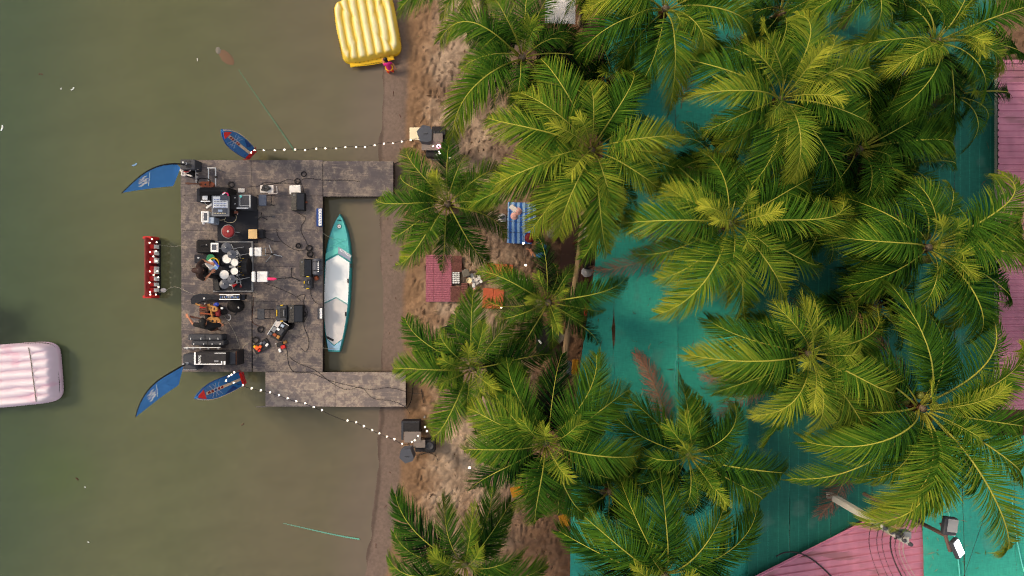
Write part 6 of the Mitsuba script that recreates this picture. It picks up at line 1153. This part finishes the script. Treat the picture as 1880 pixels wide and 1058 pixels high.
# ------------------------------------------------------------------ utility pole and floodlights
k = thing('utility_pole', 'square concrete utility pole with a crossarm of insulators in the lower right', 'utility pole'); p0, p1 = W(1521, 908, 3.2), W(1664, 992, 7.5); dpl = (p1 - p0) / (p1[2] - p0[2]); pb = p0 - dpl * 3.1
v_, n_ = [], 4
sq = lambda c2, s: [[c2[0] + s * i, c2[1] + s * j, c2[2]] for i, j in ((-1, -1), (1, -1), (1, 1), (-1, 1))]
m = trimesh.Trimesh(np.array(sq(pb, .105) + sq(p1, .07)), [[0, 1, 5], [0, 5, 4], [1, 2, 6], [1, 6, 5], [2, 3, 7], [2, 7, 6], [3, 0, 4], [3, 4, 7], [4, 5, 6], [4, 6, 7], [0, 2, 1], [0, 3, 2]], process=False); part(k, 'shaft', m, 'concrete')
ar = part(k, 'crossarm', tube([p1 + [-.55, .32, -.15], p1 + [.12, -.12, -.1]], .05, 4), 'concrete')
for i in range(5): q = p1 + np.array([-.5, .28, -.1]) * (1 - i / 4) + np.array([.1, -.1, -.05]) * (i / 4); nk = number(ar + '__insulator'); scene[nk] = ply(lathe([(0, 0), (.03, 0), (.055, .03), (.03, .06), (.05, .09), (.02, .13), (0, .13)], q, 10), 'charcoal', smooth=40)
part(k, 'switch_box', box(p1 + [.06, .1, -.3], [.2, .18, .25]), 'grey_trim'); part(k, 'cable_knot', tube(spline([p1 + [-.2 + .1 * math.cos(t * 2), .15 + .12 * math.sin(t), -.1 + .02 * t] for t in np.linspace(0, 10, 16)], 50), .014, 4), 'cable')
for i, (a, b) in enumerate(((1602, 962), (1616, 966), (1625, 968), (1640, 975), (1648, 985), (1655, 990), (1662, 993))):
    q = W(a, b, 7.2); e = W(a + 26 + i * 2, 1085, 6.0 - .1 * i); t = np.linspace(0, 1, 12)[:, None]; part(k, 'wire', tube(q * (1 - t) + e * t - np.array([0, 0, .5]) * (4 * t * (1 - t)), .009 if i != 3 else .02, 4), 'cable' if i < 5 else 'rope_pale')
k = thing('floodlight_pole', 'brown steel pole carrying two floodlights, one of them lit, over the mint net roof', 'lamp post'); q0, q1 = W(1560, 886, 3.0), W(1737, 984, 7.4)
q0 = W(1643, 936, 5.0); dq = (q1 - q0) / (q1[2] - q0[2]); qb = q0 - dq * 4.8; part(k, 'shaft', tube([qb, q1], [.06, .05], 8), 'rust', smooth=40); part(k, 'bracket', tube([q1 + [-.09, .3, -.05], q1 + [.12, -.4, -.03]], .045, 6), 'rust')
fl = part(k, 'floodlight', box([*W(1747, 968, 7.6)[:2], 7.42], [.32, .44, .16], -.12, .02), 'charcoal'); nk = number(fl + '__glass'); scene[nk] = ply(box([*W(1750, 966, 7.6)[:2], 7.582], [.25, .32, .012], -.12, .004), 'lamp_glass')
hd = box([0, 0, 0], [.28, .46, .12], 0, .02); rot(hd, .5, [0, 1, 0]); rz(hd, .42); hd.apply_translation(W(1752, 1006, 7.35)); fl = part(k, 'floodlight', hd, 'charcoal', 'lit floodlight')
gl_ = box([0, 0, 0.125], [.22, .38, .012], 0, .004); rot(gl_, .5, [0, 1, 0]); rz(gl_, .42); gl_.apply_translation(W(1752, 1006, 7.35)); nk = number(fl + '__glass'); scene[nk] = ply(gl_, 'white_plastic', emitter=bulb_em(2, (1, .98, .95)))
# ------------------------------------------------------------------ people
def limb_hand(balls, links, wrist, direction, up, side, curl=0.35, s=1.0, tag='l'):
    """Palm, four bent fingers and a thumb at the wrist."""
    d = np.array(direction, float); d /= np.linalg.norm(d); u = np.array(up, float); u -= d * (u @ d); u /= np.linalg.norm(u); w = np.cross(d, u) * side
    wrist = np.array(wrist, float); balls[tag + 'w'] = (wrist, .026 * s)
    for i, (o, ln) in enumerate(((-.030, .066), (-.010, .078), (.010, .074), (.028, .058))):
        kb = wrist + d * .085 * s + w * o * s; balls[f'{tag}k{i}'] = (kb, .0125 * s); links.append((tag + 'w', f'{tag}k{i}'))
        m_ = kb + (d * math.cos(curl) - u * math.sin(curl)) * ln * .55 * s + w * o * .15 * s; balls[f'{tag}m{i}'] = (m_, .0095 * s); links.append((f'{tag}k{i}', f'{tag}m{i}'))
        t_ = m_ + (d * math.cos(curl * 2.1) - u * math.sin(curl * 2.1)) * ln * .5 * s; balls[f'{tag}t{i}'] = (t_, .0085 * s); links.append((f'{tag}m{i}', f'{tag}t{i}'))
    for i in range(3): links.append((f'{tag}k{i}', f'{tag}k{i + 1}'))
    tb_ = wrist + d * .03 * s - w * .03 * s; balls[tag + 'h0'] = (tb_, .015 * s); links.append((tag + 'w', tag + 'h0'))
    t1 = tb_ + (d * .6 - w * .75) * .045 * s - u * .01 * s; balls[tag + 'h1'] = (t1, .011 * s); links.append((tag + 'h0', tag + 'h1'))
    t2 = t1 + (d * .9 - w * .25) * .032 * s - u * .01 * s; balls[tag + 'h2'] = (t2, .009 * s); links.append((tag + 'h1', tag + 'h2'))

def person(label, J, face, skin, hair, hair_len, shirt, sleeves, trousers, leg_cover, origin, ang, s=1.0, hand=None, shoes=None):
    """J: joints in the person's own frame (x forward, y to the left, z up, metres) for an adult of scale s; face: unit facing vector."""
    key = thing('person', label, 'person'); ca, sa = math.cos(ang), math.sin(ang); o = np.array(origin, float)
    tf = lambda p: o + np.array([(p[0] * ca - p[1] * sa) * s, (p[0] * sa + p[1] * ca) * s, p[2] * s]); vf = lambda p: np.array([p[0] * ca - p[1] * sa, p[0] * sa + p[1] * ca, p[2]])
    R = dict(pel=.125, wai=.115, che=.135, nek=.055, hed=.088, sho=.062, elb=.042, wri=.028, hip=.09, kne=.058, ank=.038, toe=.03)
    B, Lk = {}, []
    def add(n_, p, r): B[n_] = (tf(p), r * s)
    for n_ in ('pel', 'wai', 'che', 'nek'): add(n_, J[n_], R[n_])
    hd = np.array(J['hed'], float); fv = np.array(face, float); fv /= np.linalg.norm(fv); upv = hd - np.array(J['nek'], float); upv -= fv * (upv @ fv); upv = upv / (np.linalg.norm(upv) + 1e-9); lv = np.cross(upv, fv)
    add('hed', hd + upv * .03, .095); add('hed2', hd + fv * .025 - upv * .02, .08); add('chin', hd + fv * .06 - upv * .085, .038); add('nose', hd + fv * .112 - upv * .02, .014); add('nose0', hd + fv * .09 + upv * .02, .014)
    add('earl', hd + lv * .095 - upv * .01, .02); add('earr', hd - lv * .095 - upv * .01, .02); add('lip', hd + fv * .088 - upv * .06, .018)
    Lk += [('pel', 'wai'), ('wai', 'che'), ('che', 'nek'), ('nek', 'hed'), ('hed', 'hed2'), ('hed2', 'chin'), ('nose0', 'nose'), ('hed2', 'nose0'), ('hed2', 'lip'), ('hed', 'earl'), ('hed', 'earr')]
    for S in 'LR':
        for n_ in ('sho', 'elb', 'wri', 'hip', 'kne', 'ank', 'toe'): add(n_ + S, J[n_ + S], R[n_])
        Lk += [('che', 'sho' + S), ('sho' + S, 'elb' + S), ('elb' + S, 'wri' + S), ('pel', 'hip' + S), ('hip' + S, 'kne' + S), ('kne' + S, 'ank' + S), ('ank' + S, 'toe' + S)]
        dv = np.array(J['wri' + S], float) - np.array(J['elb' + S], float)
        if hand and S in hand: dv = np.array(hand[S], float)
        limb_hand(B, Lk, tf(J['wri' + S]), vf(dv), [0, 0, 1], 1 if S == 'L' else -1, .4, s, 'hand' + S)
    part(key, 'body', hullmesh(B, Lk, .022, 4), skin, smooth=True)
    def cloth(name, names, links, grow, m, it=5):
        b = {n_: (B[n_][0], B[n_][1] + grow) for n_ in names}; part(key, name, hullmesh(b, links, .03, it), m, smooth=True)
    sh = ['wai', 'che', 'shoL', 'shoR', 'pel']; sl = [('pel', 'wai'), ('wai', 'che'), ('che', 'shoL'), ('che', 'shoR')]
    for S in 'LR':
        e = B['sho' + S][0] * (1 - sleeves) + B['elb' + S][0] * sleeves; B['slv' + S] = (e, B['elb' + S][1] + .016 * s); sh.append('slv' + S); sl.append(('sho' + S, 'slv' + S))
    cloth('shirt', sh, sl, .014 * s, shirt)
    tr = ['pel', 'hipL', 'hipR']; tl = [('pel', 'hipL'), ('pel', 'hipR')]
    for S in 'LR':
        e = B['kne' + S][0]
        tr.append('kne' + S)
        if leg_cover <= 1: B['cuf' + S] = (B['hip' + S][0] * (1 - leg_cover) + e * leg_cover, B['kne' + S][1] + .02 * s); tr[-1] = 'cuf' + S; tl.append(('hip' + S, 'cuf' + S))
        else: tr.append('ank' + S); tl += [('hip' + S, 'kne' + S), ('kne' + S, 'ank' + S)]
    cloth('trousers', tr, tl, .012 * s, trousers)
    hb = {'a': (tf(hd + upv * .055 - fv * .02), .098 * s), 'b': (tf(hd + upv * .07 + fv * .03), .075 * s), 'c': (tf(hd - fv * .05), .088 * s), 'd': (tf(hd - fv * (.07 + .12 * hair_len) - upv * (.08 + .3 * hair_len)), (.06 + .05 * hair_len) * s), 'e': (tf(hd + lv * .05 + upv * .05), .075 * s), 'f': (tf(hd - lv * .05 + upv * .05), .075 * s)}
    part(key, 'hair', hullmesh(hb, [('a', 'b'), ('a', 'c'), ('c', 'd'), ('a', 'e'), ('a', 'f'), ('e', 'c'), ('f', 'c')], .03, 3), hair, smooth=True)
    ey = [trimesh.creation.icosphere(1, .013 * s).apply_translation(tf(hd + fv * .092 + lv * .034 * q + upv * .012)) for q in (1, -1)]
    part(key, 'eye', ey[0], 'hair_black'); part(key, 'eye', ey[1], 'hair_black')
    part(key, 'mouth', tube([tf(hd + fv * .104 - upv * .06 + lv * .024 * q) for q in (-1, 0, 1)], .007 * s, 5), 'dark_red')
    if shoes:
        for S in 'LR': cloth('shoe', ['ank' + S, 'toe' + S], [('ank' + S, 'toe' + S)], .012 * s, shoes)
    return key

# drummer on a throne, facing the kit (to the right), reading a sheet
dz = Z0
dr_o = W(366, 497, 1.2); dr_o[2] = Z0
person('drummer in dark brown shirt seated behind the kit, holding a sheet of paper', dict(pel=(0, 0, .56), wai=(.03, 0, .74), che=(.10, 0, .94), nek=(.15, 0, 1.08), hed=(.21, 0, 1.20), shoL=(.09, .19, .99), shoR=(.09, -.19, .99), elbL=(.14, .33, .78), wriL=(.36, .24, .74), elbR=(.18, -.30, .76), wriR=(.40, -.06, .74),
       hipL=(.05, .1, .54), hipR=(.05, -.1, .54), kneL=(.42, .2, .52), kneR=(.42, -.2, .52), ankL=(.44, .22, .14), ankR=(.46, -.2, .14), toeL=(.58, .24, .09), toeR=(.6, -.22, .09)), (.85, 0, -.5), 'skin', 'hair_brown', .55, 'shirt_brown', .75, 'shirt_black', 2, dr_o, 0.0, 1.02, shoes='black_vinyl')
k = thing('drum_throne', 'dark drum throne under the drummer', 'stool'); part(k, 'seat', lathe([(0, 0), (.17, 0), (.17, .06), (0, .07)], [dr_o[0], dr_o[1], Z0 + .40], 18), 'black_vinyl'); part(k, 'post', cyl([dr_o[0], dr_o[1], Z0], [dr_o[0], dr_o[1], Z0 + .4], .025, n=8), 'chrome')
# guitarist with his back to the lower side of the stage
g_o = W(384, 598, 1.2); g_o[2] = Z0
person('musician in black shirt seated near the lower stage corner, arms spread around a guitar', dict(pel=(-.05, 0, .54), wai=(-.02, 0, .72), che=(.03, 0, .93), nek=(.08, 0, 1.07), hed=(.14, 0, 1.18), shoL=(.02, .21, .99), shoR=(.02, -.21, .99), elbL=(.05, .46, .84), wriL=(.26, .60, .86), elbR=(.02, -.46, .80), wriR=(.12, -.27, .72),
       hipL=(0, .1, .52), hipR=(0, -.1, .52), kneL=(.4, .17, .5), kneR=(.4, -.17, .5), ankL=(.40, .18, .06), ankR=(.42, -.18, .06), toeL=(.55, .19, .04), toeR=(.57, -.2, .04)), (.8, 0, -.6), 'skin', 'hair_black', .15, 'shirt_black', .7, 'shirt_black', 2, g_o, math.pi / 2, 1.04, shoes='charcoal')
stringed((392, 590), (353, 582), 1.24, .34, .46, 'guitar', 'brown acoustic guitar on the lap of the musician in black', 'guitar', 'ochre_wood')
k = thing('stool', 'dark stool under the musician in black', 'stool'); part(k, 'seat', lathe([(0, 0), (.17, 0), (.17, .05), (0, .06)], [g_o[0], g_o[1] - .05, Z0 + .40], 18), 'dark_wood')
for a in (.5, 2.1, 3.6, 5.2): part(k, 'leg', cyl([g_o[0] + .1 * math.cos(a), g_o[1] - .05 + .1 * math.sin(a), Z0 + .4], [g_o[0] + .17 * math.cos(a), g_o[1] - .05 + .17 * math.sin(a), Z0], .016, n=6), 'dark_wood')
# person sitting on the sand by the striped mat
s_o = W(1000, 464, .6); s_o[2] = gz(1000, 464) - .06
person('person in blue shirt and grey shorts sitting on sand by the blue striped mat', dict(pel=(0, 0, .13), wai=(.03, 0, .30), che=(.10, 0, .50), nek=(.15, 0, .64), hed=(.20, 0, .76), shoL=(.10, .18, .55), shoR=(.10, -.18, .55), elbL=(.26, .26, .36), wriL=(.44, .16, .28), elbR=(.24, -.26, .34), wriR=(.44, -.22, .22),
       hipL=(.04, .1, .12), hipR=(.04, -.1, .12), kneL=(.36, .26, .28), kneR=(.36, -.24, .26), ankL=(.52, .12, .08), ankR=(.50, -.10, .07), toeL=(.64, .13, .05), toeR=(.62, -.12, .05)), (.8, .2, -.5), 'skin', 'hair_black', .2, 'shirt_blue', .5, 'shorts_grey', .9, s_o, math.radians(155), .95)
# child in the shallow water holding on to the yellow raft, bending forward
c_o = W(715, 127, .3); c_o[2] = -.12
person('child in magenta top and red orange shorts wading beside the yellow raft', dict(pel=(0, 0, .62), wai=(.10, 0, .76), che=(.22, 0, .90), nek=(.33, 0, .99), hed=(.44, .02, 1.06), shoL=(.22, .16, .92), shoR=(.22, -.16, .92), elbL=(.42, .22, .78), wriL=(.60, .18, .70), elbR=(.20, -.28, .72), wriR=(.02, -.32, .58),
       hipL=(.0, .09, .60), hipR=(.0, -.09, .60), kneL=(.0, .13, .34), kneR=(-.04, -.12, .34), ankL=(-.12, .13, .08), ankR=(-.16, -.12, .08), toeL=(-.02, .13, .04), toeR=(-.05, -.12, .04)), (.9, .1, -.3), 'skin', 'hair_black', .35, 'magenta', .35, 'child_red', .95, c_o, math.radians(108), .62)
k = thing('float_belt', 'yellow float belt round the waist of the child in the water', 'float'); bc = c_o + np.array([math.cos(math.radians(102)) * .05, math.sin(math.radians(102)) * .05, .44]); part(k, 'belt', tube([bc + np.array([.12 * math.cos(t), .10 * math.sin(t), .02 * math.sin(t)]) for t in np.linspace(0, 6.283, 22)], .026, 8), 'child_yellow', smooth=True)
